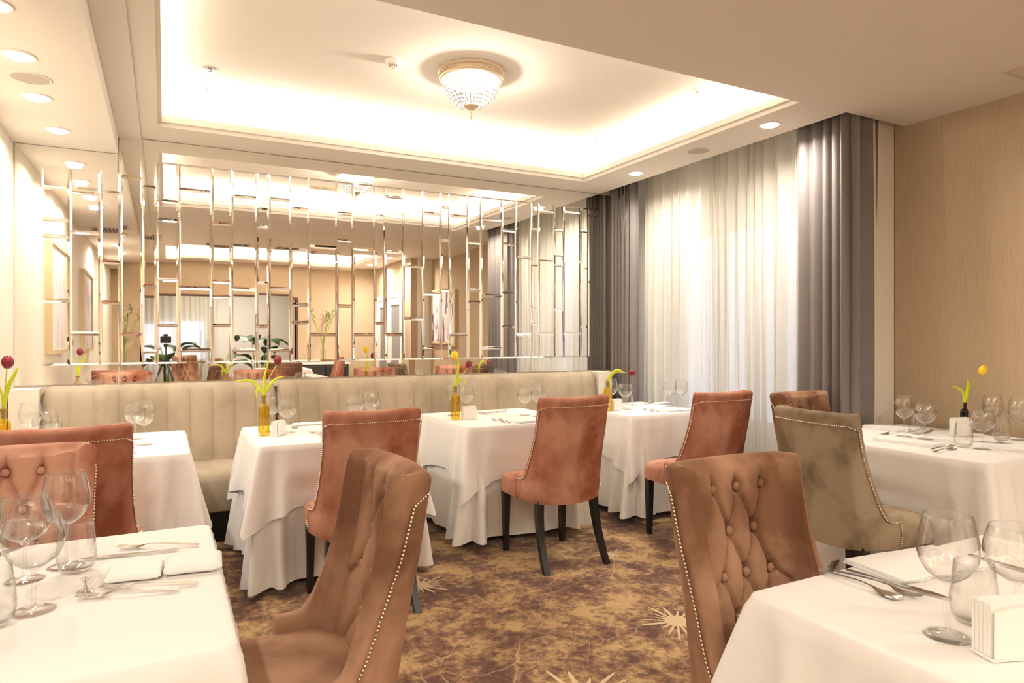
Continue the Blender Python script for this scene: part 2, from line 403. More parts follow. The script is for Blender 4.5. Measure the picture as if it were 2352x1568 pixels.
for a, b_, ys in ((667, 709, (360, 620, 962, 1075)), (709, 773, (230, 600, 1150)), (773, 810, (390, 558, 970)), (810, 860, (612, 1150)), (860, 883, (405, 1080)),
                  (883, 925, (285, 630, 1150)), (925, 970, (720, 1050)), (970, 1011, (388, 895, 1240)), (1011, 1031, (350, 560, 870)), (1031, 1073, (405, 1150)),
                  (1073, 1103, (572, 870, 945)), (1103, 1151, (425, 905, 1235)), (1151, 1183, (495, 580, 885, 1100)), (1183, 1218, (665, 1150)), (1218, 1235, (490, 710, 990, 1085)),
                  (1235, 1271, (380, 680, 1145)), (1271, 1292, (495, 650, 715, 995)), (1292, 1331, (385, 690, 1143)), (1331, 1349, (500, 730, 1100)), (1349, 1372, (400, 820))):
    cols.append((a, b_, [V2(y) for y in ys], 1))
tl = MB(); rnd = random.Random(5)
for (u0, u1, vs, sec) in cols:
    x0, x1 = Xm(u0)+.0008, Xm(u1)-.0008; um = (u0+u1)/2
    top = 2.55 if sec else 2.445
    zs = [top]+[Zm(um, v) for v in vs]+[1.135]
    cax, caz = rnd.uniform(-1, 1)*.003, rnd.uniform(-1, 1)*.0035
    for k in range(len(zs)-1):
        z1, z0 = zs[k]-.0008, zs[k+1]+.0008
        if z1-z0 < .03: continue
        bw = min(.013, (x1-x0)*.2); Y0 = YM-.012; hgt = .0040
        ax, az = cax+rnd.uniform(-1, 1)*.0006, caz+rnd.uniform(-1, 1)*.0012
        cx, cz = (x0+x1)/2, (z0+z1)/2
        def P(x, z, h): return (x, Y0-h-(ax*(x-cx)+az*(z-cz) if h > .002 else 0), z)
        o4 = [(x0, z0), (x1, z0), (x1, z1), (x0, z1)]; i4 = [(x0+bw, z0+bw), (x1-bw, z0+bw), (x1-bw, z1-bw), (x0+bw, z1-bw)]
        vs8 = [P(x, z, .0016) for x, z in o4]+[P(x, z, hgt) for x, z in i4]+[(x, Y0+.0005, z) for x, z in o4]
        tl.add(vs8, [(4, 5, 6, 7), (0, 1, 5, 4), (1, 2, 6, 5), (2, 3, 7, 6), (3, 0, 4, 7), (8, 9, 1, 0), (9, 10, 2, 1), (10, 11, 3, 2), (11, 8, 0, 3)])
tl.build('mirror_tiles', M['mirror'], mir)

# ------------------------------------------------------------------ curtains
def curtain(name, path, z0, z1, mat, label, cat, amp, wl, parent=None, seed=1, res=.012, group=None, thick=0):
    """path: list of (x,y); folds run across the path"""
    pts = [Vector((x, y, 0)) for x, y in path]; L = [0]
    for i in range(1, len(pts)): L.append(L[-1]+(pts[i]-pts[i-1]).length)
    n = int(L[-1]/res); rows = 14; rnd = random.Random(seed)
    # irregular fold phase
    ph = [0]; 
    for i in range(n): ph.append(ph[-1]+2*pi*res/(wl*(1+.35*sin(i*.11+seed)+.2*sin(i*.047+seed*2))))
    rings = []
    for r in range(rows+1):
        q = r/rows; z = z1+(z0-z1)*q; ring = []
        for i in range(n+1):
            s = L[-1]*i/n; k = max(j for j in range(len(L)) if L[j] <= s+1e-9); k = min(k, len(L)-2)
            a = (s-L[k])/(L[k+1]-L[k]); p = pts[k].lerp(pts[k+1], a); tdir = (pts[k+1]-pts[k]).normalized(); nd = Vector((tdir.y, -tdir.x, 0))
            am = amp*(.8+.3*q+.25*sin(i*.05+seed+q*1.5))
            w_ = sin(ph[i]+.5*sin(q*2.5+i*.02))
            w_ = (abs(w_)**.7)*(1 if w_ > 0 else -1)
            p = p+nd*am*w_+tdir*am*.35*sin(2*ph[i])
            ring.append((p.x, p.y, z))
        rings.append(ring)
    m = MB(); m.loft(rings, closed=False)
    o = m.build(name, mat, parent, smooth='all')
    if thick:
        md = o.modifiers.new('s', 'SOLIDIFY'); md.thickness = thick
    if label: tag(o, label, cat, group)
    return o
curtain('sheer_curtain', [(3.97, 2.98), (3.99, 4.9)], .02, 2.90, M['sheer'], 'long white sheer curtain hanging in front of the window', 'curtain', .036, .105, seed=3, res=.008)
curtain('curtain', [(4.10, 2.70), (3.79, 2.672), (3.765, 2.70), (3.80, 3.10), (3.93, 3.12)], .02, 2.92, M['grey'], 'grey drape hanging beside the tan wall', 'curtain', .028, .12, seed=7.3, thick=.003)
curtain('curtain', [(3.83, 4.84), (3.82, 5.20), (3.95, 5.24)], .02, 2.92, M['grey'], 'grey drape hanging in the corner beside the mirror', 'curtain', .03, .095, seed=2.1, thick=.003)

# ------------------------------------------------------------------ banquette
def banquette(label, x0, x1, nch):
    t = thing('banquette', label, 'bench', ((x0+x1)/2, 4.9, 0), group='banquette along the mirror wall'); hw = (x1-x0)/2
    def ox(x): return x-(x0+x1)/2
    # back: profile in y,z swept over x with channel bulges
    prof = [(.23, .30), (.13, .40), (.145, .50), (.165, .65), (.185, .80), (.20, .90), (.212, .955), (.232, .985), (.262, .998), (.30, .996), (.335, .985), (.35, .95), (.355, .7), (.355, .30)]
    seg = 10; rings = []; cw = (x1-x0)/nch
    for i in range(nch*seg+1):
        x = x0+cw*i/seg; f = (i % seg)/seg; bul = (abs(sin(pi*f)))**.45
        endk = min(1, min(x-x0, x1-x)/.05); er = 1-sqrt(max(0, 1-(1-endk)**2)) if endk < 1 else 0
        ring = []
        for k, (y, z) in enumerate(prof):
            d = .016*bul if 1 <= k <= 9 else 0
            yy = y-d*(1 if k < 7 else .3); zz = z+(d*.5 if 6 <= k <= 9 else 0)
            yy = yy+er*.05*(1 if k < 8 else 0); zz = zz-er*.045*(1 if k >= 6 and k < 11 else 0)
            ring.append((ox(x), yy, zz))
        rings.append(ring)
    m = MB(); m.loft(rings, cap=True); m.build('backrest', M['bench'], t, smooth=55)
    # seat
    sp = [(.20, .20), (-.262, .20), (-.275, .21), (-.28, .25), (-.285, .33), (-.29, .40), (-.28, .44), (-.25, .462), (-.2, .47), (0, .475), (.2, .47)]
    n = 24; rings = []
    for i in range(n+1):
        x = x0+(x1-x0)*i/n; rings.append([(ox(x), y, z) for y, z in sp])
    m = MB(); m.loft(rings, cap=True); m.build('seat', M['bench'], t, smooth=45)
    MB().box(ox(x0)+.02, ox(x1)-.02, -.22, .35, 0, .20).build('plinth', M['black'], t)
    return t
banquette('taupe velvet banquette with channelled back, shorter unit by the left wall', -.69, .727, 10)
banquette('taupe velvet banquette with channelled back, longer unit reaching the grey drape', .733, 3.56, 19)
# beige side panels beside the banquette
tag(MB().box(Xm(35), -.70, 5.05, 5.25, 0, .995).build('filler_panel', M['jamb']), 'beige boxed panel between left wall and banquette', 'panel')
tag(MB().box(3.57, 3.72, 5.08, 5.25, 0, 1.0).build('filler_panel', M['jamb']), 'beige boxed panel between banquette and grey drape', 'panel')

# ------------------------------------------------------------------ tables and cloths
TZ = .765
def rrect(x0, x1, y0, y1, r, step=.02):
    """perimeter points with normal and distance to nearest corner"""
    out = []
    cs = [(x1-r, y0+r, -pi/2), (x1-r, y1-r, 0), (x0+r, y1-r, pi/2), (x0+r, y0+r, pi)]
    for k, (cx, cy, a0) in enumerate(cs):
        for j in range(7):
            a = a0+pi/2*j/6; out.append([Vector((cx+r*cos(a), cy+r*sin(a))), Vector((cos(a), sin(a))), Vector((cos(a0+pi/4), sin(a0+pi/4))), 0, k, (j-3)/3*r*.8])
        nx = cs[(k+1) % 4]; p0 = out[-1][0].copy(); a1 = a0+pi/2; p1 = Vector((nx[0]+r*cos(a1), nx[1]+r*sin(a1)))
        Ls = (p1-p0).length; n = max(2, int(Ls/step)); nrm = Vector((cos(a1), sin(a1)))
        for j in range(1, n):
            s = Ls*j/n; near = s < Ls/2; dc = min(s, Ls-s)+r*.8
            diag = Vector((cos(a0+pi/4), sin(a0+pi/4))) if near else Vector((cos(a1+pi/4), sin(a1+pi/4)))
            out.append([p0.lerp(p1, s/Ls), nrm, diag, dc, k if near else (k+1) % 4, dc if near else -dc])
    for o in out:
        o[3] = abs(o[5])
    return out
CHAIRS = []     # (x, y, rz) of chairs pushed under a table: the cloth gives way round the seat
def settle(x, y, z, gap=0.0):
    x = max(XL+.016-gap, min(XR-.016+gap, x))
    y = min(y, 4.584+gap+max(0, z-.49)*1.1)
    wz = max(0, min(1, (.63-z)/.11)); wz = wz*wz*(3-2*wz)
    if wz > 0:
        for cx, cy, rz in CHAIRS:
            dx, dy = x-cx, y-cy; lx = dx*cos(rz)+dy*sin(rz); ly = -dx*sin(rz)+dy*cos(rz)
            if abs(lx) < .33 and -.3 < ly < .305-gap:
                wx = max(0, min(1, (.33-abs(lx))/.07)); ny = ly+(.305-gap-ly)*wz*wx
                x = cx+lx*cos(rz)-ny*sin(rz); y = cy+lx*sin(rz)+ny*cos(rz)
    return (x, y, z)
def cloth_mesh(x0, x1, y0, y1, drop, kind, seed, zt, K=1.0):
    P = rrect(x0, x1, y0, y1, .025, .012); n = len(P); rings = []
    cx, cy = (x0+x1)/2, (y0+y1)/2
    for s_ in (.0, .5, .9, .97):
        rings.append([(cx+(p[0].x-cx)*max(s_, .001), cy+(p[0].y-cy)*max(s_, .001), zt) for p in P])
    for a in (30, 60, 90):
        e = .010; rings.append([(p[0].x+p[1].x*e*(sin(radians(a))-1)*1, p[0].y+p[1].y*e*(sin(radians(a))-1), zt-e*(1-cos(radians(a)))) for p in P])
    rows = 26; z_s = zt-.010
    S_ = [0]
    for i in range(1, n): S_.append(S_[-1]+(P[i][0]-P[i-1][0]).length)
    tot = S_[-1]+.01
    for r in range(1, rows+1):
        q = r/rows; ring = []
        for i, (p, nr, dg, dc, k, sd) in enumerate(P):
            rk = hsh(seed*3.1+k); rk2 = hsh(seed*5.3+k*1.7)
            th = 2*pi*S_[i]/tot
            c1 = exp(-(dc/.085)**2); c2 = exp(-(dc/.15)**2); c3 = exp(-(dc/.17)**2)
            sh = sd+(rk-.5)*.05*q
            if kind == 'over':
                L = drop+.46*drop*exp(-dc/.10)+.012*sin(th*3+seed)-.02*drop
                h = q*L
                wav = .5+.5*cos(2*pi*sh/.13)
                off = h*(.04+.02*sin(th*5+seed*2)) + c3*h*.24*K*wav*(.7+.6*rk) + .006
                body = .004*sin(th*13+seed+q*3)*q
                dirv = (nr*(1-c1*.8)+dg*c1*.8).normalized()
            else:
                L = drop*(1+.0*c2)+.010*sin(th*4+seed); h = q*L
                wav = .5+.5*cos(2*pi*(sh)/(.085+.03*rk2))
                off = h*(.012+.016*sin(th*6+seed)+.012*sin(th*17+seed*1.3)*q) + c3*(.115*wav*q*min(1, q*1.5+.15)*(.7+.5*rk)+.02*q)
                body = 0
                dirv = (nr*(1-c1*.8)+dg*c1*.8).normalized()
            x = p.x+dirv.x*(off+body); y = p.y+dirv.y*(off+body)
            ring.append(settle(x, y, z_s-h, .014 if kind == 'over' else 0))
        rings.append(ring)
    m = MB(); m.loft(rings); return m
def table(key, label, x0, x1, y0, y1, under=.70, over=.30, seed=1):
    t = thing('dining_table', 'table under white cloths, '+label, 'table', ((x0+x1)/2, (y0+y1)/2, 0), group='dining tables')
    w, d = (x1-x0)/2, (y1-y0)/2
    MB().bbox(-w+.012, w-.012, -d+.012, d-.012, .72, .75).build('tabletop', M['wood'], t)
    MB().bbox(-.04, .04, -.04, .04, .02, .72).build('pedestal', M['leg'], t)
    MB().bbox(-w*.6, w*.6, -d*.6, d*.6, 0, .02).build('base_plate', M['leg'], t)
    u = cloth_mesh(x0, x1, y0, y1, under, 'under', seed, TZ-.006).build('tablecloth', M['cloth'], smooth='all')
    tag(u, 'long pleated white undercloth reaching near the floor, '+label, 'tablecloth', 'white undercloths')
    o = cloth_mesh(x0-.006, x1+.006, y0-.006, y1+.006, over, 'over', seed+.5, TZ, 2.1 if key == 'T5' else 1.0).build('tablecloth', M['cloth'], smooth='all')
    tag(o, 'white square top cloth with pointed corners, '+label, 'tablecloth', 'white top cloths')
    return t
BK = .325       # back top behind chair centre
CP = dict(A=(-.345, 2.93+BK, 0), B=(-.43, 2.58-BK, pi), D=(.872, 2.985+BK, 0), E=(2.085, 3.13+BK, 0), F=(3.10, 2.99+BK, 0), C=(.615-BK, 1.765, pi/2+.02),
          G=(1.405, 1.42-BK, pi), I=(3.475, 2.88-BK, pi), H=(2.625+BK, 2.07, -pi/2-.1))
CHAIRS += [v for k, v in CP.items() if k != 'G']
TB = dict(
    T0=('on front left table against the left wall', -.80, .115, 1.30, 2.17, .71, .36, 1),
    T1=('on banquette table nearest the left wall', -.78, .105, 3.56, 4.44, .70, .33, 2),
    T2=('on banquette table with the drooping-leaf vase', .43, 1.26, 3.60, 4.42, .71, .31, 3),
    T3=('on banquette table with yellow and red tulips', 1.66, 2.50, 3.76, 4.60, .69, .31, 4),
    T4=('on banquette table beside the sheer curtain', 2.93, 3.66, 3.78, 4.58, .69, .31, 5),
    T5=('on front right table', 1.13, 2.05, .12, 1.04, .70, .40, 6.2),
    T6=('on table against the tan wall', 3.23, 4.20, 1.62, 2.62, .70, .40, 7),
)
for k, (lab, x0, x1, y0, y1, un, ov, sd) in TB.items():
    table(k, lab.replace('on ', 'the ', 1) if False else lab, x0, x1, y0, y1, un, ov, sd)

# ------------------------------------------------------------------ chairs
def plan():
    """outer plan curve of the shell, from right arm front round the back to left arm front: (x, y, q) q=0 on the back, 0..1 along the side"""
    pts = []
    # side: q 1 -> 0
    ns = 30
    for i in range(ns):
        q = (1-i/ns)**1.35
        y = -.185+q*.195; x = .238+.028*q**.8
        pts.append((x, y, q))
    # corner + back (q=0)
    nb = 104
    for i in range(nb+1):
        a = -1+2*i/nb; x = -a*.238
        ax = abs(a); y = -.245+.012*ax**2
        if ax > .86: y += .045*((ax-.86)/.14)**2
        pts.append((x, y, 0))
    for i in range(ns):
        q = ((i+1)/ns)**1.35
        pts.append((-(.238+.028*q**.8), -.185+q*.195, q))
    return pts
BW = .098
BUT = [(x*BW, z) for z, xs in ((.908, (-1, 0, 1)), (.796, (-.5, .5)), (.682, (-1, 0, 1)), (.57, (-.5, .5))) for x in xs]
SEG = []
def _segs():
    R = {}
    for x, z in BUT: R.setdefault(z, []).append(x)
    zs = sorted(R, reverse=True)
    for x in R[zs[0]]: SEG.append((x, zs[0], x*1.1, 1.0, .85))
    for a, b in zip(zs, zs[1:]):
        for x in R[a]:
            for y in R[b]:
                if abs(x-y) < .06: SEG.append((x, a, y, b, 1.0))
    for sgn in (1, -1): SEG.append((sgn*BW, .682, sgn*.20, .64, .8)); SEG.append((sgn*BW/2, .57, sgn*.14, .47, .7)); SEG.append((sgn*BW/2, .57, sgn*.03, .46, .6))
_segs()
def tuft(x, z):
    d = 0.016
    for (xa, za, xb, zb, w) in SEG:
        vx, vz = xb-xa, zb-za; l2 = vx*vx+vz*vz
        t = max(0, min(1, ((x-xa)*vx+(z-za)*vz)/l2)); ds = (x-xa-t*vx)**2+(z-za-t*vz)**2
        if ds < .0012: d -= .013*w*exp(-ds/(.0060**2)) + .007*w*exp(-ds/(.018**2))
    for (bx, bz) in BUT:
        ds = (x-bx)**2+(z-bz)**2
        if ds < .003: d -= .020*exp(-ds/(.015**2))
    return max(d, -.024)
ZB = .375
def shell_pts():
    pl = plan(); n = len(pl); nrm = []
    for i in range(n):
        a, b_ = pl[max(i-1, 0)], pl[min(i+1, n-1)]
        tx, ty = b_[0]-a[0], b_[1]-a[1]; l = sqrt(tx*tx+ty*ty); nrm.append((-(-ty/l), -(tx/l)))
    # outward normal: path runs right->back->left; check direction
    nrm = [(nx, ny) if nx*p[0]+ny*(p[1]+.1) > 0 else (-nx, -ny) for (nx, ny), p in zip(nrm, pl)]
    return pl, nrm
def ztop(q): return .985-.46*(1-(1-q)**4.0)
def lean(z):
    k = max(0, (z-.40)/.58); return -.085*k**1.3
def flare(z):   # width scale: waist in the middle, wide at top
    k = (z-.40)/.58
    return 1.0-.055*sin(max(0, min(1, k))*pi)+.0*k
def outer(p, z):
    x, y, q = p
    k = max(0, (z-.40)/.58); wing = .03*(abs(x)/.238)**3*k if abs(x) > .0 else 0
    low = max(0, (.46-z)/.085)   # round in under the seat
    kk = max(0, 1-max(0, (z-.36))/.42); rd = .075*(abs(x)/.262)**2.6*kk*(1 if q == 0 else max(0, 1-q*1.6))
    return (x*flare(z)*(1-.05*low**2), (y+wing+rd)*(1-.04*low**2)+lean(z), z-.012*low*(1-(x/.26)**2) if q == 0 else z)
def make_chair(name, label, mat, group, loc, rz):
    t = thing(name, label, 'chair', loc, rz, group)
    pl, nrm = shell_pts(); n = len(pl); rings = []
    NO, NI, NR = 26, 74, 9
    for p, (nx, ny) in zip(pl, nrm):
        q = p[2]; zt = ztop(q); th = (.066-.020*min(1, max(0, (abs(p[0])-.13)/.08))) if q == 0 else .046
        ix = -(1 if p[0] > 0 else -1)*min(1, abs(p[0])/.238)**3; iy = 1.0 if q == 0 else (1-q)**3
        rr = th/2; zr = zt-rr; ring = []
        for i in range(NO+1):
            z = ZB+(zr-ZB)*i/NO; ring.append(outer(p, z))
        for i in range(1, NR):
            a = pi*i/NR; d = rr-rr*cos(a); z = zr+rr*sin(a)*1.0
            o = outer(p, z); ring.append((o[0]+ix*d, o[1]+iy*d, z))
        zl = .42
        for i in range(NI+1):
            z = zr+(zl-zr)*i/NI; o = outer(p, z)
            tf = tuft(p[0], z)*min(1, max(0, (.236-abs(p[0]))/.03)) if q == 0 else 0
            d = th+tf
            ring.append((o[0]+ix*d, o[1]+iy*d, z))
        rings.append(ring)
    m = MB(); m.loft(rings, closed=True)
    k = len(rings[0])
    m.f.append(tuple(range(k))); m.m.append(0); b = (n-1)*k; m.f.append(tuple(b+i for i in reversed(range(k)))); m.m.append(0)
    br = m.build('backrest', mat, t, smooth=50)
    # nails
    path = []
    for p, (nx, ny) in zip(pl, nrm):
        z = ztop(p[2])-.056
        if p[2] == 0 and abs(p[0]) > .216: continue
        o = outer(p, z); path.append(Vector((o[0]+nx*.0005, o[1]+ny*.0005, z)))
    # replace the side part by points set back from the edge
    def sidepath(sg):
        out = []
        pf = pl[0] if sg > 0 else pl[-1]
        pth = [p_ for p_ in pl if p_[2] > 0 and p_[0]*sg > 0]
        pth.sort(key=lambda a: -a[2])
        for j in range(9):
            z = ZB+.015+(.50-ZB-.015)*j/8; o = outer((pth[1][0], pth[1][1]-.014, 1), z); out.append(Vector((o[0]+sg*.0008, o[1], z)))
        for p_ in pth[2:]:
            z = ztop(p_[2])-.030
            if z > .925: continue
            o = outer((p_[0], p_[1]-.018, p_[2]), z); out.append(Vector((o[0]+sg*.0008, o[1], z)))
        # up the back panel's outer edge
        o = outer((.219*sg, -.234, 0), .955); 
        return out
    right = sidepath(1); left = sidepath(-1)
    backp = [v for v in path if abs(v.x) < .222 and v.z > .90]
    allp = right+backp+list(reversed(left))
    nm = MB(); acc = 0; last = allp[0]; step = .0100
    d2 = [0]
    for a, b_ in zip(allp, allp[1:]): d2.append(d2[-1]+(b_-a).length)
    s = 0; i = 0
    while s < d2[-1]:
        while d2[i+1] < s: i += 1
        a = (s-d2[i])/max(1e-6, d2[i+1]-d2[i]); pt = allp[i].lerp(allp[i+1], a)
        nm.sphere(pt, .0043, 7, 5); s += step
    nm.build('nailhead_trim', M['nail'], t, smooth='all', label='row of small brass nailheads')
    # buttons
    for (bx, bz) in BUT:
        o = outer((bx, -.245+.012*(bx/.238)**2, 0), bz)
        bm_ = MB(); bm_.sphere((o[0]-.07*(bx/.238)**3, o[1]+.066+.002, bz), .0125, 10, 6, 1)
        bm_.v = [(x, o[1]+.068+(y-(o[1]+.068))*.6, z) for x, y, z in bm_.v]
        bm_.build('tuft_button', mat, t, smooth='all')
    # seat
    rings = []; NP = 72
    def sp(a, sc, z):
        ca, sa = cos(a), sin(a); e = .36
        x = .243*sc*(abs(ca)**e)*(1 if ca > 0 else -1); yy = (abs(sa)**e)*(1 if sa > 0 else -1)
        y = .055+.225*sc*yy
        x *= 1.0 if y > 0 else 1.0-.12*min(1, -y/.17)
        y += .012*(1-(x/.25)**2) if y > .1 else 0
        return (x, y, z)
    for sc, z in ((.90, .368), (.985, .372), (1.0, .385), (1.005, .42), (.995, .447), (.965, .466), (.90, .478), (.7, .486), (.35, .490), (.02, .491)):
        rings.append([sp(2*pi*j/NP, sc, z) for j in range(NP)])
    m = MB(); m.loft(rings, cap=True); m.build('seat', mat, t, smooth=60)
    # legs
    for sx in (-1, 1):
        m = MB(); rr = []
        for z, w_ in ((0, .014), (.12, .017), (.40, .023)): rr.append([(sx*.205+a*w_, .215+b_*w_, z) for a, b_ in ((-1, -1), (1, -1), (1, 1), (-1, 1))])
        m.loft(rr, cap=True); m.build('leg', M['leg'], t)
        m = MB(); rr = []
        for k_ in range(9):
            z = .40*(1-k_/8); q = k_/8; y = -.165-.115*q**2.0; x = sx*(.185+.02*q); w_ = .022-.006*q
            rr.append([(x+a*w_, y+b_*w_, z) for a, b_ in ((-1, -1), (1, -1), (1, 1), (-1, 1))])
        m.loft(list(reversed(rr)), cap=True); m.build('leg', M['leg'], t, smooth=30)
    return t
G1, G2 = 'rose velvet dining chairs', 'brown velvet dining chairs'
A = make_chair('dining_chair', 'rose velvet chair seen from behind at banquette table nearest the left wall', M['rose'], G1, (*CP['A'][:2], 0), 0)
dup(A, (*CP['B'][:2], 0), pi, 'rose velvet chair with tufted front facing the front left table')
dup(A, (*CP['D'][:2], 0), 0, 'rose velvet chair seen from behind, partly hidden by the big brown chair')
dup(A, (*CP['E'][:2], 0), 0, 'rose velvet chair seen from behind at centre, all four black legs showing')
dup(A, (*CP['F'][:2], 0), 0, 'rose velvet chair seen from behind, nearest the sheer curtain')
Bc = make_chair('dining_chair', 'large brown velvet tufted chair seen side-on at the front left table', M['brown'], G2, (*CP['C'][:2], 0), CP['C'][2])
dup(Bc, (*CP['G'][:2], 0), pi, 'brown velvet tufted chair facing the front right table')
dup(Bc, (*CP['I'][:2], 0), pi, 'brown velvet tufted chair mostly hidden, in front of the grey drape')
make_chair('dining_chair', 'taupe velvet chair with nailhead back at the table by the tan wall', M['taupe'], 'taupe velvet dining chairs', (*CP['H'][:2], 0), CP['H'][2])

# ------------------------------------------------------------------ tableware
def glassware(kind, label, loc, group, cat='glass'):
    prof = {
      'wine': [(.0005, .0), (.040, .0), (.041, .0015), (.030, .0035), (.012, .006), (.005, .011), (.0038, .02), (.0035, .06), (.0038, .092), (.007, .099), (.020, .106), (.036, .119), (.047, .138), (.0515, .158), (.050, .18), (.045, .205), (.0405, .225)],
      'goblet': [(.0005, .0), (.039, .0), (.040, .0015), (.030, .0035), (.012, .006), (.005, .011), (.0040, .02), (.0038, .05), (.0042, .078), (.008, .085), (.024, .093), (.042, .107), (.0525, .127), (.0555, .145), (.053, .163), (.048, .180), (.044, .193)],
      'tumbler': [(.0005, .0), (.026, .0), (.031, .003), (.038, .015), (.0415, .033), (.0415, .05), (.039, .075), (.036, .10), (.0335, .118)],
    }[kind]
    inner = []
    if kind == 'tumbler':
        inner = [(r-.0012, z) for r, z in reversed(prof[3:])]+[(.034, .012), (.0005, .009)]
    else:
        k = next(i for i, (r, z) in enumerate(prof) if z > .08 and r > .018)
        inner = [(r-.0009, z) for r, z in reversed(prof[k:])]+[(.0005, prof[k][1]-.004)]
    m = MB(); m.lathe(prof+[(prof[-1][0]-.0005, prof[-1][1]+.0008)]+inner, 40)
    o = m.build({'wine': 'wine_glass', 'goblet': 'water_goblet', 'tumbler': 'tumbler_glass'}[kind], M['glass'], smooth='all')
    o.location = loc; tag(o, label, cat, group); return o
_first = {}
def place(kind, u, v, label, z=TZ+.001):
    p = pixz(u, v, z); g = {'wine': 'tall wine glasses', 'goblet': 'round water goblets', 'tumbler': 'stemless tumblers'}[kind]
    if kind not in _first: _first[kind] = glassware(kind, label, p, g)
    else:
        o = _first[kind].copy(); COL.objects.link(o); o.location = p; o['label'] = label
place('wine', 152, 1299, 'tallest wine glass in front of the tufted rose chair, front left table')
place('goblet', 77, 1402, 'round goblet nearest the camera on the front left table')
place('goblet', 57, 1331, 'round goblet standing just behind the nearest goblet, front left table')
place('tumbler', 176, 1312, 'stemless tumbler beside the tall wine glass, front left table')
place('wine', -62, 1362, 'wine glass cut by the left edge of the photo, front left table')
place('tumbler', -22, 1440, 'tumbler cut by the left edge, foremost on front left table')
def at_rim(kind, u, v, label):
    H = {'wine': .225, 'goblet': .193, 'tumbler': .118}[kind]
    zr = TZ+.001+H; p = pixz(u, v, zr); p.z = TZ+.001
    o = _first[kind].copy(); COL.objects.link(o); o.location = p; o['label'] = label
at_rim('wine', 70, 925, 'tall wine glass at the left end of banquette table nearest left wall')
at_rim('goblet', 104, 946, 'round goblet at the left end of banquette table nearest left wall')
at_rim('tumbler', 124, 964, 'tumbler behind the goblet, banquette table nearest left wall')
place('wine', 331, 1021, 'tall wine glass at right of banquette table nearest left wall')
place('goblet', 310, 1008, 'goblet overlapping the tall glass, right of banquette table nearest left wall')
at_rim('tumbler', 274, 971, 'tumbler just showing over the rose chair back, banquette table nearest left wall')
at_rim('wine', 626, 903, 'tall wine glass just behind the drooping-leaf vase')
place('goblet', 660, 993, 'round goblet right of the napkin holder by the drooping-leaf vase')
at_rim('wine', 853, 897, 'tall wine glass above the rose chair back at the second banquette table')
at_rim('goblet', 817, 909, 'round goblet above the rose chair back at the second banquette table')
at_rim('wine', 1041, 881, 'tall wine glass half hidden by the yellow tulip vase')
at_rim('goblet', 1071, 890, 'round goblet behind napkin holder on the yellow tulip table')
place('goblet', 1206, 953, 'round goblet left of the central rose chair back')
place('wine', 1235, 956, 'tall wine glass touching the outline of the central rose chair back')
at_rim('wine', 1404, 871, 'tall wine glass beside the bent red tulip vase')
at_rim('goblet', 1436, 881, 'round goblet beneath the bent red tulip')
at_rim('tumbler', 1442, 905, 'tumbler behind the goblet beneath the bent red tulip')
at_rim('goblet', 1539, 878, 'round goblet in front of the sheer curtain')
place('wine', 1565, 937, 'tall wine glass in front of the sheer curtain')
place('wine', 2077, 1002, 'tall wine glass left-hand on the table by the tan wall')
place('goblet', 2125, 1008, 'round goblet beside the leftmost wine glass by the tan wall')
place('tumbler', 2106, 996, 'tumbler between two glasses by the tan wall')
place('tumbler', 2213, 1026, 'tumbler in front of napkin holder by the tan wall')
place('goblet', 2257, 1031, 'round goblet nearest the camera on the table by the tan wall')
place('wine', 2280, 999, 'wine glass behind the nearest goblet by the tan wall')
place('tumbler', 2300, 1010, 'tumbler at the wall side behind cutlery by the tan wall')
place('wine', 2341, 1010, 'wine glass at the right edge of photo by the tan wall')
place('wine', 2177, 1460, 'big wine glass standing beside the spoon, front right table')
place('goblet', 2335, 1440, 'round goblet behind the paper napkin holder, front right table')
place('tumbler', 2237, 1430, 'tumbler leaning close to the big wine glass, front right table')

# cutlery
def outline(kind):
    """list of (y, halfwidth, z) from handle end to tip; length about .2"""
    if kind == 'knife': return [(0, .004, 0), (.006, .0075, 0), (.04, .0065, 0), (.09, .0055, 0), (.10, .0075, 0), (.13, .0095, 0), (.18, .0095, 0), (.205, .0065, 0), (.22, .001, 0)]
    if kind == 'spoon': return [(0, .004, .001), (.006, .0085, .001), (.04, .006, .004), (.10, .003, .008), (.13, .003, .006), (.142, .008, .003), (.155, .016, .0), (.17, .020, -.001), (.185, .019, .0), (.197, .013, .003), (.204, .002, .006)]
    return [(0, .004, .001), (.006, .0085, .001), (.04, .006, .004), (.10, .003, .008), (.13, .003, .007), (.142, .009, .003), (.150, .0125, .001), (.158, .0128, .001)]
def make_cut(kind, label, p, rz):
    ol = outline(kind); m = MB(); rings = []
    for y, w_, z in ol:
        k = .0016; sag = .004 if kind == 'spoon' and .145 < y < .2 else 0
        rings.append([(-w_, y, z+.004), (-w_*.5, y, z+.004-sag), (0, y, z+.004-sag*1.3), (w_*.5, y, z+.004-sag), (w_, y, z+.004), (w_*.5, y, z+.004-k-sag), (0, y, z+.004-k-sag*1.3), (-w_*.5, y, z+.004-k-sag)])
    m.loft(rings, cap=True)
    if kind == 'fork':
        for j in range(4):
            x = -.0105+.007*j
            rr = [[(x+a*.0019, y, z+b*.0008) for a, b in ((-1, -1), (1, -1), (1, 1), (-1, 1))] for y, z in ((.155, .0042), (.170, .0045), (.185, .0065), (.200, .010))]
            m.loft(rr, cap=True)
    m.v = [(x, y-.1, z) for x, y, z in m.v]
    o = m.build({'knife': 'table_knife', 'spoon': 'dessert_spoon', 'fork': 'dinner_fork'}[kind], M['chrome'], smooth=45)
    o.location = p; o.rotation_euler = (0, 0, rz); tag(o, label, 'cutlery', {'knife': 'silver knives', 'spoon': 'silver spoons', 'fork': 'silver forks'}[kind]); return o
_cut = {}
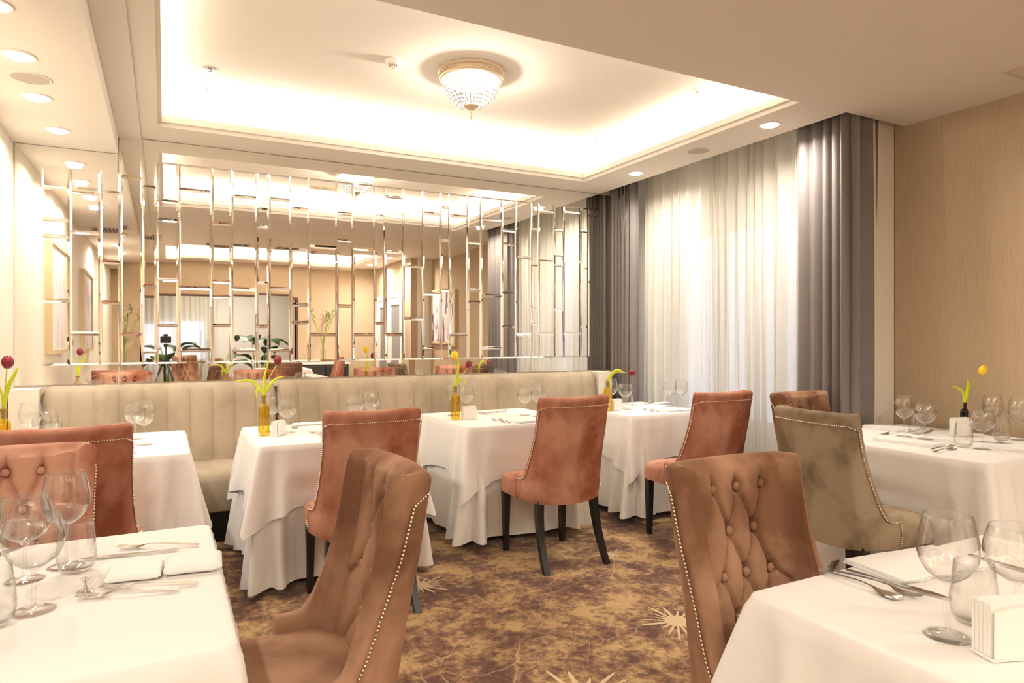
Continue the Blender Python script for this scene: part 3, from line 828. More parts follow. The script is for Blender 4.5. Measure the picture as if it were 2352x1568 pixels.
def cut(kind, a, b, label, dz=0.0):
    """a = handle end pixel, b = tip pixel on the table plane"""
    pa, pb = pixz(a[0], a[1], TZ), pixz(b[0], b[1], TZ); d = pb-pa; c_ = (pa+pb)/2; c_.z = TZ+.0015+dz; rz = atan2(d.y, d.x)-pi/2
    if kind not in _cut: _cut[kind] = make_cut(kind, label, c_, rz)
    else:
        o = _cut[kind].copy(); COL.objects.link(o); o.location = c_; o.rotation_euler = (0, 0, rz); o['label'] = label
cut('fork', (422, 1357), (165, 1378), 'fork lying nearest the camera, front left table')
cut('fork', (462, 1343), (224, 1357), 'fork tucked under the napkin side, front left table', .001)
cut('knife', (400, 1266), (218, 1284), 'knife behind the napkin, front left table')
cut('fork', (465, 1254), (264, 1262), 'fork behind the napkin, front left table')
cut('knife', (-60, 1300), (40, 1258), 'knife beyond the round goblets at the left edge, front left table')
cut('spoon', (1892, 1317), (2060, 1377), 'spoon nearest the table edge, front right table')
cut('fork', (1937, 1322), (2095, 1372), 'fork between spoon and knife, front right table')
cut('knife', (1931, 1308), (2172, 1376), 'knife beside the napkin, front right table')
cut('knife', (2272, 1290), (2380, 1320), 'knife seen through the round goblet, front right table')
for kind, a, b, lab in (
    ('fork', (752, 1006), (703, 990), 'left fork of the pair on table with drooping-leaf vase'),
    ('fork', (772, 1008), (720, 991), 'right fork of the pair on table with drooping-leaf vase'),
    ('spoon', (655, 976), (680, 984), 'spoon right of the goblet on table with drooping-leaf vase'),
    ('fork', (1168, 974), (1124, 962), 'left fork of the pair on the yellow tulip table'),
    ('fork', (1180, 976), (1140, 962), 'right fork of the pair on the yellow tulip table'),
    ('knife', (1095, 950), (1110, 951), 'knife behind the napkin holder on the yellow tulip table'),
    ('spoon', (1140, 948), (1162, 941), 'spoon at the banquette side of the yellow tulip table'),
    ('fork', (1510, 950), (1469, 938), 'left fork of the pair on table beside the sheer curtain'),
    ('fork', (1525, 952), (1486, 938), 'right fork of the pair on table beside the sheer curtain'),
    ('spoon', (1478, 932), (1498, 924), 'spoon at the banquette side, table beside the sheer curtain'),
    ('fork', (2120, 1037), (2206, 1024), 'fork with tines up near the tumbler, table by the tan wall'),
    ('spoon', (2135, 1042), (2200, 1030), 'spoon beside the fork near the tumbler, table by the tan wall'),
    ('spoon', (2070, 992), (2025, 998), 'spoon beside the folded napkin, table by the tan wall'),
    ('knife', (2150, 985), (2115, 1000), 'knife behind the goblet, table by the tan wall'),
    ('knife', (2320, 1020), (2260, 1016), 'knife right of the nearest goblet, table by the tan wall'),
    ('fork', (2365, 1037), (2282, 1015), 'fork at the right edge, table by the tan wall')):
    cut(kind, a, b, lab)

# folded napkins: soft rectangular folds
def napkin(c_, w, d, h, rz, label, lay=3, seed=0):
    m = MB()
    for k in range(lay):
        z0 = h*k/lay; z1 = h*(k+1)/lay-.0008; sh = .003*sin(k*2+seed); r = (z1-z0)/2
        rings = []
        nx = 26
        for i in range(nx+1):
            x = -w/2+w*i/nx; sag = .25*h*sin(i*.5+seed+k)*.35 if k else 0
            ring = []
            yy0, yy1 = -d/2+sh+.003*sin(i*.7+seed+k), d/2+sh
            zz = lambda q: q+max(0, sag)
            ring = [(x, yy0+r, z0), (x, yy0+.3*r, z0+.3*r), (x, yy0, (z0+z1)/2), (x, yy0+.3*r, z1-.3*r), (x, yy0+r, zz(z1)), (x, 0, zz(z1)+.001), (x, yy1-r, zz(z1)), (x, yy1, (z0+z1)/2), (x, yy1-r, z0)]
            rings.append(ring)
        m.loft(rings, cap=True)
    o = m.build('folded_napkin', M['napkin'], smooth=60); o.location = c_; o.rotation_euler = (0, 0, rz)
    tag(o, label, 'napkin', 'folded white napkins'); return o
def roll_napkin(c_, rz, label):
    m = MB()    # cloth laid in two soft rolls side by side
    for (x0, x1, hh) in ((-.118, -.004, .020), (.0, .125, .027)):
        rings = []; nx = 20
        for i in range(nx+1):
            f = i/nx; x = x0+(x1-x0)*f; e = sqrt(max(.02, 1-(2*f-1)**6)); ring = []
            for j in range(20):
                a = 2*pi*j/20; cy_, cz_ = cos(a), sin(a)
                y = .058*(abs(cy_)**.55)*(1 if cy_ > 0 else -1); z = hh/2+hh/2*e*(abs(cz_)**.6)*(1 if cz_ > 0 else -1)
                ring.append((x, y+.004*sin(f*5), z))
            rings.append(ring)
        m.loft(rings, cap=True)
    o = m.build('folded_napkin', M['napkin'], smooth=60); o.location = c_; o.rotation_euler = (0, 0, rz); tag(o, label, 'napkin', 'folded white napkins')
def P(u, v): q = pixz(u, v, TZ); q.z = TZ+.001; return q
roll_napkin(P(378, 1312), -.06, 'white napkin in two soft rolls between forks, front left table')
napkin(pixz(2108, 1300, TZ)+Vector((0, .0, .001)), .30, .16, .013, -.12, 'white folded napkin beside the knife, front right table', 3, 1)
napkin(P(712, 975), .2, .10, .012, 0, 'white folded napkin on table with drooping-leaf vase', 2, 2)
napkin(P(800, 990), .2, .12, .012, 0, 'white folded napkin hidden by rose chair on table with drooping-leaf vase', 2, 6)
napkin(P(1130, 946), .20, .09, .012, 0, 'white folded napkin at banquette side of yellow tulip table', 2, 3)
napkin(P(1217, 968), .22, .11, .014, 0, 'white folded napkin beside the forks on yellow tulip table', 2, 4)
napkin(P(1462, 929), .18, .09, .014, 0, 'white folded napkin behind napkin holder near the sheer curtain', 2, 5)
napkin(P(1555, 944), .24, .10, .014, 0, 'white folded napkin beside the forks near the sheer curtain', 2, 7)
napkin(P(1520, 928), .12, .08, .014, 0, 'small white folded napkin at banquette side near the sheer curtain', 2, 8)
napkin(P(2045, 985), .16, .26, .016, .15, 'white folded napkin at the window end of table by the tan wall', 3, 9)
napkin(P(2085, 1018), .12, .30, .016, .10, 'white folded napkin at the aisle side of table by the tan wall', 3, 10)
napkin(P(2335, 1031), .20, .14, .014, -.2, 'white folded napkin at the right edge of table by the tan wall', 3, 11)
# paper napkin holders (stack of folded paper standing in a low holder)
def holder(loc, label, s=1.0, rz=0):
    t = thing('napkin_holder', label, 'napkin holder', loc, rz, 'white napkin holders')
    MB().bbox(-.05*s, .05*s, -.022*s, .022*s, 0, .006, .002).build('base', M['plastic'], t)
    for sy in (-1, 1):
        m = MB(); rings = []
        for i in range(13):
            x = -.046*s+.092*s*i/12; zt = .078*s+.006*s*sin(pi*i/12)
            rings.append([(x, sy*.021*s-.0015, .006), (x, sy*.021*s+.0015, .006), (x, sy*.021*s+.0015, zt), (x, sy*.021*s-.0015, zt)])
        m.loft(rings, cap=True); m.build('side_plate', M['plastic'], t)
    m = MB()
    for k in range(9):
        y = -.016*s+.004*s*k; dx = .002*sin(k*3.1); m.box(-.047*s+dx, .047*s+dx, y, y+.0034*s, .0065, .088*s+.002*sin(k*2.3))
    m.build('paper_napkins', M['paper'], t, kind='stuff')
    return t
def put_holder(u, v, label, s=1.0, rz=0): return holder(pixz(u, v, TZ)+Vector((0, 0, .001)), label, s, rz)
put_holder(640, 1000, 'white napkin holder beside the drooping-leaf vase', .95, .9)
put_holder(1077, 963, 'white napkin holder beside the yellow tulip vase', 1.0, .0)
put_holder(1415, 943, 'white napkin holder beside the bent red tulip vase', 1.0, .2)
put_holder(2207, 1001, 'white napkin holder in front of the dark vase by the tan wall', 1.15, -.25)
put_holder(2318, 1505, 'white napkin holder at the right edge of the front right table', 1.1, -.35)
# small silver card holders
def cardholder(u, v, label):
    o = MB().lathe([(.0005, 0), (.016, 0), (.0165, .003), (.013, .006), (.005, .009), (.0032, .016), (.004, .022), (.009, .031), (.0095, .032), (.0005, .028)], 24).build('card_holder', M['chrome'], smooth=50)
    o.location = pixz(u, v, TZ)+Vector((0, 0, .001)); tag(o, label, 'card holder', 'silver card holders')
cardholder(196, 1362, 'small silver card holder near the fork tines, front left table')
cardholder(303, 1042, 'small silver card holder at the edge of banquette table by left wall')

# vases and tulips
def vase(loc, label, mat, s=1.0, neck=None):
    t = thing('bottle_vase', label, 'vase', loc, .25, 'small bottle vases')
    m = MB(); w_ = .027*s
    def sq(r, z, e):
        out = []
        for j in range(32):
            a = 2*pi*j/32; ca, sa = cos(a), sin(a)
            out.append((r*(abs(ca)**e)*(1 if ca > 0 else -1), r*(abs(sa)**e)*(1 if sa > 0 else -1), z))
        return out
    outer_ = [(.001, 0, .5), (.92*w_, 0, .45), (w_, .005, .4), (w_, .150*s, .4), (.96*w_, .165*s, .5), (.55*w_, .178*s, .9), (.42*w_, .185*s, 1)]
    inn = [(.36*w_, .185*s, 1), (.5*w_, .175*s, .9), (.88*w_, .162*s, .5), (.91*w_, .15*s, .4), (.91*w_, .012, .4), (.001, .010, .5)]
    m.loft([sq(*a) for a in outer_+inn]); m.build('bottle', mat, t, smooth=50)
    m = MB(); m.lathe([(.40*w_, .183*s), (.44*w_, .186*s), (.42*w_, .20*s), (.44*w_, .213*s), (.60*w_, .222*s), (.58*w_, .225*s), (.36*w_, .214*s), (.34*w_, .184*s)], 24)
    m.build('neck', neck or M['cork'], t, smooth=60)
    return t
def tulip(base, stem_pts, flower, mat, leaves, label, fdir=None, size=1.0, closed=1.0):
    """all points in world space"""
    t = thing('tulip', label, 'tulip', base)
    loc = Vector(base)
    def rel(p): return Vector(p)-loc
    if stem_pts:
        sp_ = [rel(p) for p in stem_pts]; MB().tube(smoothpath(sp_), .0026, 8).build('stem', M['stem'], t, smooth='all')
    if flower is not None:
        fd = Vector(fdir).normalized(); q = Vector((0, 0, 1)).rotation_difference(fd); c0 = rel(flower)
        for k in range(6):
            a0 = 2*pi*k/6; rr = 1.0 if k % 2 else .93; m = MB(); rings = []
            for i in range(9):
                f = i/8; zz = .052*size*f; wd = (sin(pi*min(1, f*.88+.10))**.8)*.016*size*(1 if f < 1 else .2); rad = (.004+.0175*sin(pi*(f*.86+.07))**.8)*size*rr
                if f == 1: wd = .002
                ring = []
                for j in range(7):
                    aa = a0+(j-3)/3*wd/max(rad, .006); ring.append(c0+q@Vector((rad*cos(aa), rad*sin(aa), zz)))
                rings.append(ring)
            m.loft(rings, closed=False); o = m.build('petal', mat, t, smooth='all'); md = o.modifiers.new('s', 'SOLIDIFY'); md.thickness = .0008
    for lf in leaves:
        pts, wid = lf; pts = smoothpath([rel(p) for p in pts]); n_ = len(pts); rings = []
        for i, p in enumerate(pts):
            f = i/(n_-1); tdir = (pts[min(i+1, n_-1)]-pts[max(i-1, 0)]).normalized()
            side = tdir.cross(Vector((SY, CY, .15)))
            if side.length < 1e-3: side = Vector((1, 0, 0))
            side.normalize(); up = side.cross(tdir); w_ = wid*(sin(pi*(f*.86+.12))**.8)*(1 if i < n_-1 else .05)
            rings.append([p-side*w_+up*w_*.25, p-side*w_*.5+up*w_*.06, p, p+side*w_*.5+up*w_*.06, p+side*w_+up*w_*.25])
        m = MB(); m.loft(rings, closed=False); o = m.build('leaf', M['leaf'], t, smooth='all'); md = o.modifiers.new('s', 'SOLIDIFY'); md.thickness = .0012
    return t
def smoothpath(p, k=6):
    out = []; n_ = len(p)
    for i in range(n_-1):
        a, b_, c_, d = p[max(i-1, 0)], p[i], p[i+1], p[min(i+2, n_-1)]
        for j in range(k):
            t_ = j/k; out.append(.5*((2*b_)+(c_-a)*t_+(2*a-5*b_+4*c_-d)*t_*t_+(3*b_-a-3*c_+d)*t_**3))
    out.append(p[-1]); return out
# T2 vase
b2 = pixz(606, 1000, TZ)+Vector((0, 0, .001)); d2_ = (b2.x*SY+b2.y*CY)
vase(b2, 'clear amber bottle vase with drooping leaves', M['amber'])
D = lambda u, v, d, dd=0: pixd(u, v, d+dd)
inb = b2+Vector((0, 0, .03)); nk = b2+Vector((0, 0, .226))
tulip(b2+Vector((0, 0, .02)), [inb, nk, D(613, 880, d2_), D(628, 850, d2_), D(637, 838, d2_)], D(637, 838, d2_), M['red'],
      [([nk-Vector((0, 0, .04)), nk, D(590, 885, d2_), D(575, 874, d2_), D(538, 876, d2_, .02)], .0095), ([nk-Vector((0, 0, .04)), nk, D(607, 870, d2_), D(614, 840, d2_), D(618, 826, d2_)], .007),
       ([nk-Vector((0, 0, .05)), nk, D(620, 885, d2_), D(636, 869, d2_), D(655, 864, d2_)], .008), ([nk-Vector((0, 0, .04)), nk, D(594, 895, d2_), D(589, 900, d2_), D(590, 916, d2_)], .007)],
      'dark red tulip with long yellow-green leaves in the amber vase', (.1, .1, 1), 1.05)
# T3 vase
b3 = pixz(1046, 964, TZ)+Vector((0, 0, .001)); d3_ = b3.x*SY+b3.y*CY; nk = b3+Vector((0, 0, .226))
vase(b3, 'amber bottle vase holding a yellow and a red tulip', M['amber'])
tulip(b3+Vector((0, 0, .02)), [b3+Vector((0, 0, .03)), nk, D(1049, 860, d3_), D(1045, 825, d3_)], D(1045, 826, d3_), M['yellow'],
      [([nk-Vector((0, 0, .05)), nk, D(1052, 850, d3_), D(1054, 820, d3_)], .011), ([nk-Vector((0, 0, .04)), nk, D(1060, 872, d3_), D(1067, 878, d3_), D(1062, 896, d3_)], .006), ([nk-Vector((0, 0, .05)), nk, D(1050, 868, d3_), D(1046, 858, d3_)], .010)],
      'yellow tulip standing upright in the third table vase', (-.1, 0, 1), 1.15)
tulip(b3+Vector((.003, 0, .02)), [b3+Vector((.004, 0, .03)), nk+Vector((.003, 0, 0)), D(1062, 862, d3_), D(1073, 845, d3_)], D(1073, 845, d3_), M['red'], [], 'dark red tulip leaning right beside the yellow tulip', (.35, -.1, .9), 1.0)
# T4 vase
b4 = pixz(1396, 944, TZ)+Vector((0, 0, .001)); d4_ = b4.x*SY+b4.y*CY; nk = b4+Vector((0, 0, .226))
vase(b4, 'amber bottle vase with a bent tulip near the grey drape', M['amber'])
tulip(b4+Vector((0, 0, .02)), [b4+Vector((0, 0, .03)), nk, D(1402, 862, d4_), D(1422, 854, d4_), D(1443, 857, d4_)], D(1443, 857, d4_), M['red'],
      [([nk-Vector((0, 0, .03)), nk, D(1408, 856, d4_), D(1420, 850, d4_), D(1434, 856, d4_)], .012), ([nk-Vector((0, 0, .02)), nk, D(1400, 880, d4_), D(1402, 893, d4_)], .008)],
      'dark red tulip bent sideways in front of the sheer curtain', (1, -.4, .12), 1.05)
# T1 vase
b1 = Vector((-.657, 3.79, TZ+.001)); d1_ = b1.x*SY+b1.y*CY; nk = b1+Vector((0, 0, .226))
vase(b1, 'amber bottle vase by the left wall at the photo edge', M['amber'])
tulip(b1+Vector((0, 0, .02)), [b1+Vector((0, 0, .03)), nk, D(12, 890, d1_), D(16, 847, d1_)], D(17, 846, d1_), M['red'],
      [([nk-Vector((0, 0, .04)), nk, D(18, 890, d1_), D(32, 862, d1_), D(42, 842, d1_)], .010), ([nk-Vector((0, 0, .05)), nk, D(5, 910, d1_), D(-4, 880, d1_)], .008)],
      'dark red tulip in the vase by the left wall', (.03, 0, 1), 1.15)
# T6 vase
b6 = Vector((0, 0, 0)); d6_ = 3.88
b6 = pixd(2216, 940, d6_); b6.z = TZ+.001; nk = b6+Vector((0, 0, .176))
vase(b6, 'small dark green bottle vase against the tan wall', M['dkglass'], .78, M['dkglass'])
tulip(b6+Vector((0, 0, .02)), [b6+Vector((0, 0, .03)), nk, D(2226, 900, d6_), D(2240, 872, d6_, -.12), D(2251, 858, d6_, -.2)], D(2251, 859, d6_, -.2), M['yellow'],
      [([nk-Vector((0, 0, .04)), nk, D(2211, 900, d6_), D(2200, 891, d6_), D(2184, 886, d6_)], .007), ([nk-Vector((0, 0, .04)), nk, D(2222, 905, d6_), D(2225, 886, d6_), D(2223, 870, d6_)], .014)],
      'yellow tulip leaning right in front of the tan wall', (.25, -.35, .85), 1.0)

# ------------------------------------------------------------------ ceiling fittings
def downlight(loc, label, group, power=DOWN_W, first=[]):
    if not first:
        t = thing('downlight', label, 'ceiling light', loc, 0, group)
        MB().lathe([(.055, -.001), (.057, -.006), (.067, -.006), (.071, -.002), (.071, 0), (.055, 0)], 32).build('trim_ring', M['white'], t, smooth=40)
        MB().lathe([(.0005, -.022), (.025, -.020), (.044, -.012), (.055, -.003), (.055, -.0005), (.0005, -.0005)], 32).build('lamp_lens', M['bulb'], t)
        first.append(t)
    else: t = dup(first[0], loc, 0, label, group)
    area('downlight_beam', (loc[0], loc[1], loc[2]-.03), .09, 0, power, (0, 0, -1), (1, .92, .81), radians(165), 'DISK')
    return t
SG, RG = 'downlights in the left soffit', 'downlights in the right-hand ceiling strip'
def cz(u, v, z): q = pixz(u, v, z); return (q.x, q.y, q.z-.0)
for u, v, lab in ((132, 298, 'downlight nearest the mirror in the left soffit'), (84, 222, 'second downlight from the mirror in the left soffit'), (42, 127, 'downlight before the round speaker in the left soffit'), (-20, 8, 'downlight at the top left edge of the photo')):
    downlight(cz(u, v, SOFZ), lab, SG, DOWN_W*.34)
for y, lab in ((.2, 'added downlight in the left soffit above the camera position'), (-1.4, 'added rearmost downlight in the left soffit')): downlight((-.57, y, SOFZ), lab, SG, DOWN_W*.8)  # lamps added out of direct view to light the foreground tables
downlight(cz(1460, 397, CZ), 'downlight in the ceiling strip near the far curtain corner', RG, DOWN_W*.72)
downlight(cz(1768, 286, CZ), 'downlight in the ceiling strip above the sheer curtain', RG, DOWN_W*.72)
for y, lab in ((-.9, 'added downlight in the rear ceiling strip'), (-2.1, 'last added lamp in the rear ceiling strip')): downlight((3.52, y, CZ), lab, RG, DOWN_W*1.4)  # lamps added behind the viewpoint to brighten the rear of the room
def speaker(p, label):
    t = thing('ceiling_speaker', label, 'speaker', p, 0, 'round ceiling speakers')
    MB().lathe([(.078, 0), (.078, -.004), (.086, -.005), (.09, -.001), (.09, 0)], 40).build('rim', M['ceil'], t, smooth=40)
    MB().lathe([(.0005, -.003), (.078, -.003), (.078, 0), (.0005, 0)], 40).build('grille', M['grille'], t)
speaker(cz(70, 179, SOFZ), 'round speaker flush in the left soffit')
speaker(cz(1604, 346, CZ), 'round speaker flush in the strip above the sheer curtain')
def smoke(p):
    t = thing('smoke_detector', 'white smoke detector left of the chandelier', 'smoke detector', p)
    MB().lathe([(.0005, 0), (.052, 0), (.052, -.016), (.046, -.026), (.030, -.030), (.028, -.044), (.022, -.05), (.0005, -.052)], 36).build('body', M['plastic'], t, smooth=40)
    for k in range(14):
        a = 2*pi*k/14; m = MB(); r0 = .0285
        m.add([(r0*cos(a-.1), r0*sin(a-.1), -.031), (r0*cos(a+.1), r0*sin(a+.1), -.031), (r0*cos(a+.1), r0*sin(a+.1), -.042), (r0*cos(a-.1), r0*sin(a-.1), -.042),
               (.031*cos(a-.1), .031*sin(a-.1), -.031), (.031*cos(a+.1), .031*sin(a+.1), -.031), (.030*cos(a+.1), .030*sin(a+.1), -.042), (.030*cos(a-.1), .030*sin(a-.1), -.042)], [(0, 1, 2, 3), (4, 7, 6, 5), (0, 4, 5, 1), (1, 5, 6, 2), (2, 6, 7, 3), (3, 7, 4, 0)])
        m.build('slot', M['dark'], t)
smoke(cz(905, 140, UZ))
def sensor(p, r, label, metal=False):
    t = thing('sprinkler', label, 'sprinkler', p, 0, 'small ceiling sensors and sprinklers')
    MB().lathe([(.0005, 0), (r, 0), (r, -.006), (r*.8, -.010), (.0005, -.010)], 28).build('escutcheon', M['chrome' if metal else 'plastic'], t, smooth=40)
    MB().lathe([(.0005, -.010), (r*.35, -.010), (r*.35, -.022), (r*.55, -.024), (r*.5, -.028), (.0005, -.028)], 20).build('head', M['chrome'], t, smooth=40)
sensor(cz(481, 158, UZ), .045, 'chrome ringed ceiling fitting above the left recess corner', True)
sensor(cz(476, 199, UZ), .034, 'small white sprinkler just below the chrome ringed fitting')
sensor(cz(1602, 206, UZ), .034, 'small white sprinkler right of the chandelier')
sensor(cz(1367, 314, UZ), .034, 'small white sprinkler near the far right recess corner')
sensor(cz(1323, 336, UZ), .022, 'smallest white sprinkler over the far recess edge')
def grille(x0, x1, y0, y1, z, label, dark=False, n=9):
    t = thing('air_vent', label, 'air vent', ((x0+x1)/2, (y0+y1)/2, z), 0, 'ceiling air vents'); w, d = (x1-x0)/2, (y1-y0)/2; f = .02
    m = MB(); m.box(-w, w, -d, -d+f, -.006, 0); m.box(-w, w, d-f, d, -.006, 0); m.box(-w, -w+f, -d+f, d-f, -.006, 0); m.box(w-f, w, -d+f, d-f, -.006, 0); m.build('frame', M['ceilb'], t)
    MB().box(-w+f, w-f, -d+f, d-f, -.0015, -.0005).build('duct_opening', M['dark'], t)
    for k in range(n):
        x = -w+f+(2*w-2*f)*(k+.5)/n; m = MB(); m.add([(x-.006, -d+f, -.001), (x-.004, -d+f, -.001), (x+.006, -d+f, -.009), (x+.008, -d+f, -.009), (x-.006, d-f, -.001), (x-.004, d-f, -.001), (x+.006, d-f, -.009), (x+.008, d-f, -.009)], [(0, 1, 3, 2), (4, 6, 7, 5), (0, 4, 5, 1), (1, 5, 7, 3), (3, 7, 6, 2), (2, 6, 4, 0)]); m.build('slat', M['ceilb'], t)
grille(3.85, 4.22, 1.50, 1.87, CZ, 'square vent in the ceiling at the top right corner', n=12)
grille(-.74, -.36, 1.35, 1.75, SOFZ, 'striped vent in the left soffit, seen in the mirror', n=9)
grille(-.24, .02-.09, .15, .5, CZ-.012, 'narrow striped vent beside the left soffit, seen in the mirror', n=4)
grille(.55, 1.15, -.50, -.22, CZ, 'dark slotted vent in the beam, left one in the mirror', n=3)
grille(1.55, 2.15, -.50, -.22, CZ, 'dark slotted vent in the beam, right one in the mirror', n=3)

# chandelier
def chandelier(loc, label):
    t = thing('chandelier', label, 'chandelier', loc, 0, 'crystal basket ceiling lamps')
    MB().lathe([(.0005, 0), (.205, 0), (.212, -.006), (.212, -.016), (.204, -.022), (.198, -.024), (.198, -.045), (.203, -.050), (.198, -.058), (.186, -.062), (.180, -.058), (.175, -.03), (.0005, -.03)], 64).build('ceiling_rose', M['gold'], t, smooth=35)
    m = MB()
    for k in range(72):
        a = 2*pi*k/72; m.sphere((.201*cos(a), .201*sin(a), -.034), .0065, 6, 4)
    m.build('bead_rim', M['gold'], t, smooth='all')
    # basket: square crystals
    rows, nc = 8, 28; prof = []
    for i in range(rows+1):
        f = i/rows; a = f*pi/2*.86; prof.append((.180*cos(a)**.72, -.06-.165*sin(a)))
    m = MB()
    for i in range(rows):
        r0, z0 = prof[i]; r1, z1 = prof[i+1]
        for k in range(nc):
            a0, a1 = 2*pi*(k+.06)/nc, 2*pi*(k+.94)/nc; am = (a0+a1)/2
            zz0, zz1 = z0+(z1-z0)*.06, z0+(z1-z0)*.94; rr0, rr1 = r0+(r1-r0)*.06, r0+(r1-r0)*.94
            pts = [(rr0*cos(a0), rr0*sin(a0), zz0), (rr0*cos(a1), rr0*sin(a1), zz0), (rr1*cos(a1), rr1*sin(a1), zz1), (rr1*cos(a0), rr1*sin(a0), zz1)]
            rm, zm = (rr0+rr1)/2*1.025, (zz0+zz1)/2-.002
            m.add(pts+[(rm*cos(am), rm*sin(am), zm)], [(0, 4, 1), (1, 4, 2), (2, 4, 3), (3, 4, 0)])
    m.build('crystal_basket', M['crystal'], t)
    g = MB()
    for k in range(nc):
        a = 2*pi*k/nc; g.tube([(r*cos(a), r*sin(a), z) for r, z in prof], .0017, 4, cap=False)
    for r, z in prof[1:]:
        g.lathe([(r+.0017, z), (r, z+.0017), (r-.0017, z), (r, z-.0017), (r+.0017, z)], 56)
    g.build('wire_grid', M['wire'], t)
    MB().lathe([(.0005, -.212), (.048, -.214), (.050, -.220), (.036, -.232), (.014, -.242), (.008, -.248), (.010, -.254), (.006, -.262), (.003, -.27), (.003, -.285), (.0055, -.291), (.003, -.298), (.0005, -.300)], 28).build('finial', M['gold'], t, smooth=50)
    l = bpy.data.lights.new('chandelier_bulbs', 'POINT'); l.energy = 44; l.color = (1, .90, .76); l.shadow_soft_size = .03
    o = bpy.data.objects.new('chandelier_bulbs', l); COL.objects.link(o); o.location = (loc[0], loc[1], loc[2]-.13)
    return t
def crystal_mat():
    m, t, N, L, B = nt('lit_crystal'); out = N['Material Output']; B.inputs['Base Color'].default_value = (.05, .05, .048, 1); B.inputs['Roughness'].default_value = .12
    B.inputs['Emission Color'].default_value = (1, .94, .86, 1); B.inputs['Emission Strength'].default_value = .55
    tr = N.new('ShaderNodeBsdfTransparent'); mx = N.new('ShaderNodeMixShader'); mx.inputs[0].default_value = .5
    L.new(B.outputs[0], mx.inputs[1]); L.new(tr.outputs[0], mx.inputs[2]); L.new(mx.outputs[0], out.inputs[0]); return m
M['crystal'] = crystal_mat()
chandelier(cz(1082, 165, UZ-.0), 'crystal basket chandelier with beaded rim on the recessed ceiling')
chandelier((1.63, -1.5, UZ), 'crystal basket chandelier of the rear recess, small in the mirror')

# ------------------------------------------------------------------ things seen only in the mirror
def picture(x, y0, y1, z0, z1, side, label, art):
    t = thing('picture', label, 'picture', (x, (y0+y1)/2, (z0+z1)/2), 0, 'framed pictures'); w, h = (y1-y0)/2, (z1-z0)/2; f = .035; a, b_ = (0, .05) if side > 0 else (-.05, 0)
    m = MB(); m.box(a, b_, -w, -w+f, -h, h); m.box(a, b_, w-f, w, -h, h); m.box(a, b_, -w+f, w-f, -h, -h+f); m.box(a, b_, -w+f, w-f, h-f, h); m.build('frame', M['frame'], t)
    c0 = .03 if side > 0 else -.035; MB().box(c0, c0+.005, -w+f, w-f, -h+f, h-f).build('canvas', art, t)
def art_mat(name, c0, c1, sc, thr=.55):
    m, t, N, L, B = nt(name); tc = N.new('ShaderNodeTexCoord'); mp = N.new('ShaderNodeMapping'); mp.inputs['Scale'].default_value = (sc, sc, sc*.35)
    no = N.new('ShaderNodeTexNoise'); no.inputs['Scale'].default_value = 1; no.inputs['Detail'].default_value = 6; cr = N.new('ShaderNodeValToRGB'); e = cr.color_ramp.elements
    e[0].position = thr; e[0].color = (*c0, 1); e[1].position = thr+.04; e[1].color = (*c1, 1); L.new(tc.outputs['Object'], mp.inputs[0]); L.new(mp.outputs[0], no.inputs['Vector']); L.new(no.outputs[0], cr.inputs[0]); L.new(cr.outputs[0], B.inputs['Base Color']); return m
picture(XL, 3.05, 4.02, 1.18, 2.12, 1, 'pale abstract picture on the left wall, nearer the mirror', art_mat('pale_art', (.78, .74, .74), (.62, .6, .64), 9))
picture(XL, .45, 1.50, 1.18, 2.12, 1, 'pale abstract picture on the left wall, farther in the mirror', art_mat('mauve_art', (.72, .66, .68), (.5, .42, .5), 7))
picture(XR, -.75, .40, 1.2, 2.15, -1, 'abstract picture with violet and brown strokes on the tan wall', art_mat('violet_art', (.80, .74, .72), (.22, .12, .25), 11, .53))
for y, lab in ((2.3, 'white control plate on the left wall between pictures'), (-.1, 'white control plate on the left wall, farther in the mirror')):
    t = thing('control_plate', lab, 'wall control', (XL, y, 1.28), 0, 'wall control plates')
    MB().bbox(0, .018, -.06, .06, -.06, .06).build('plate', M['plastic'], t); MB().bbox(.018, .022, -.035, .035, -.03, .035, .002).build('display', M['grille'], t)
t = thing('security_camera', 'white dome security camera in the far corner of mirror view', 'camera', (-.72, YB+.08, SOFZ), 0)
MB().lathe([(.0005, 0), (.045, 0), (.045, -.02), (.0005, -.02)], 24).build('mount', M['plastic'], t, smooth=40); MB().sphere((0, 0, -.05), .035, 20, 12).build('dome', M['plastic'], t, smooth='all'); MB().sphere((.0, .028, -.058), .013, 12, 8).build('lens', M['dark'], t, smooth='all')
# photographer's tripod, standing right under and behind the viewpoint
t = thing('tripod', 'black tripod reflected in the mirror tiles', 'tripod', (0, -.16, 0), 0)
for k in range(3):
    a = pi/2+2*pi*k/3+pi/3; l = MB(); l.tube([(.03*cos(a), .03*sin(a), .98), (.2*cos(a), .2*sin(a), .5), (.37*cos(a), .37*sin(a), 0.01)], [.016, .014, .010], 8); l.build('leg', M['dark'], t, smooth='all')
MB().tube([(0, 0, .7), (0, 0, 1.2)], .014, 10).build('centre_column', M['dark'], t, smooth='all')
MB().lathe([(.0005, .96), (.05, .96), (.05, 1.0), (.0005, 1.0)], 20).build('collar', M['dark'], t, smooth=40)
MB().sphere((0, 0, 1.20), .03, 14, 8).build('ball_head', M['dark'], t, smooth='all')
t = thing('photo_camera', 'black camera on the tripod reflected in the mirror', 'camera', (0, -.16, 1.235), 0)
MB().bbox(-.07, .07, -.035, .035, 0, .10, .01).build('body', M['dark'], t)
MB().bbox(-.03, .03, -.03, .03, .10, .13, .008).build('viewfinder', M['dark'], t)
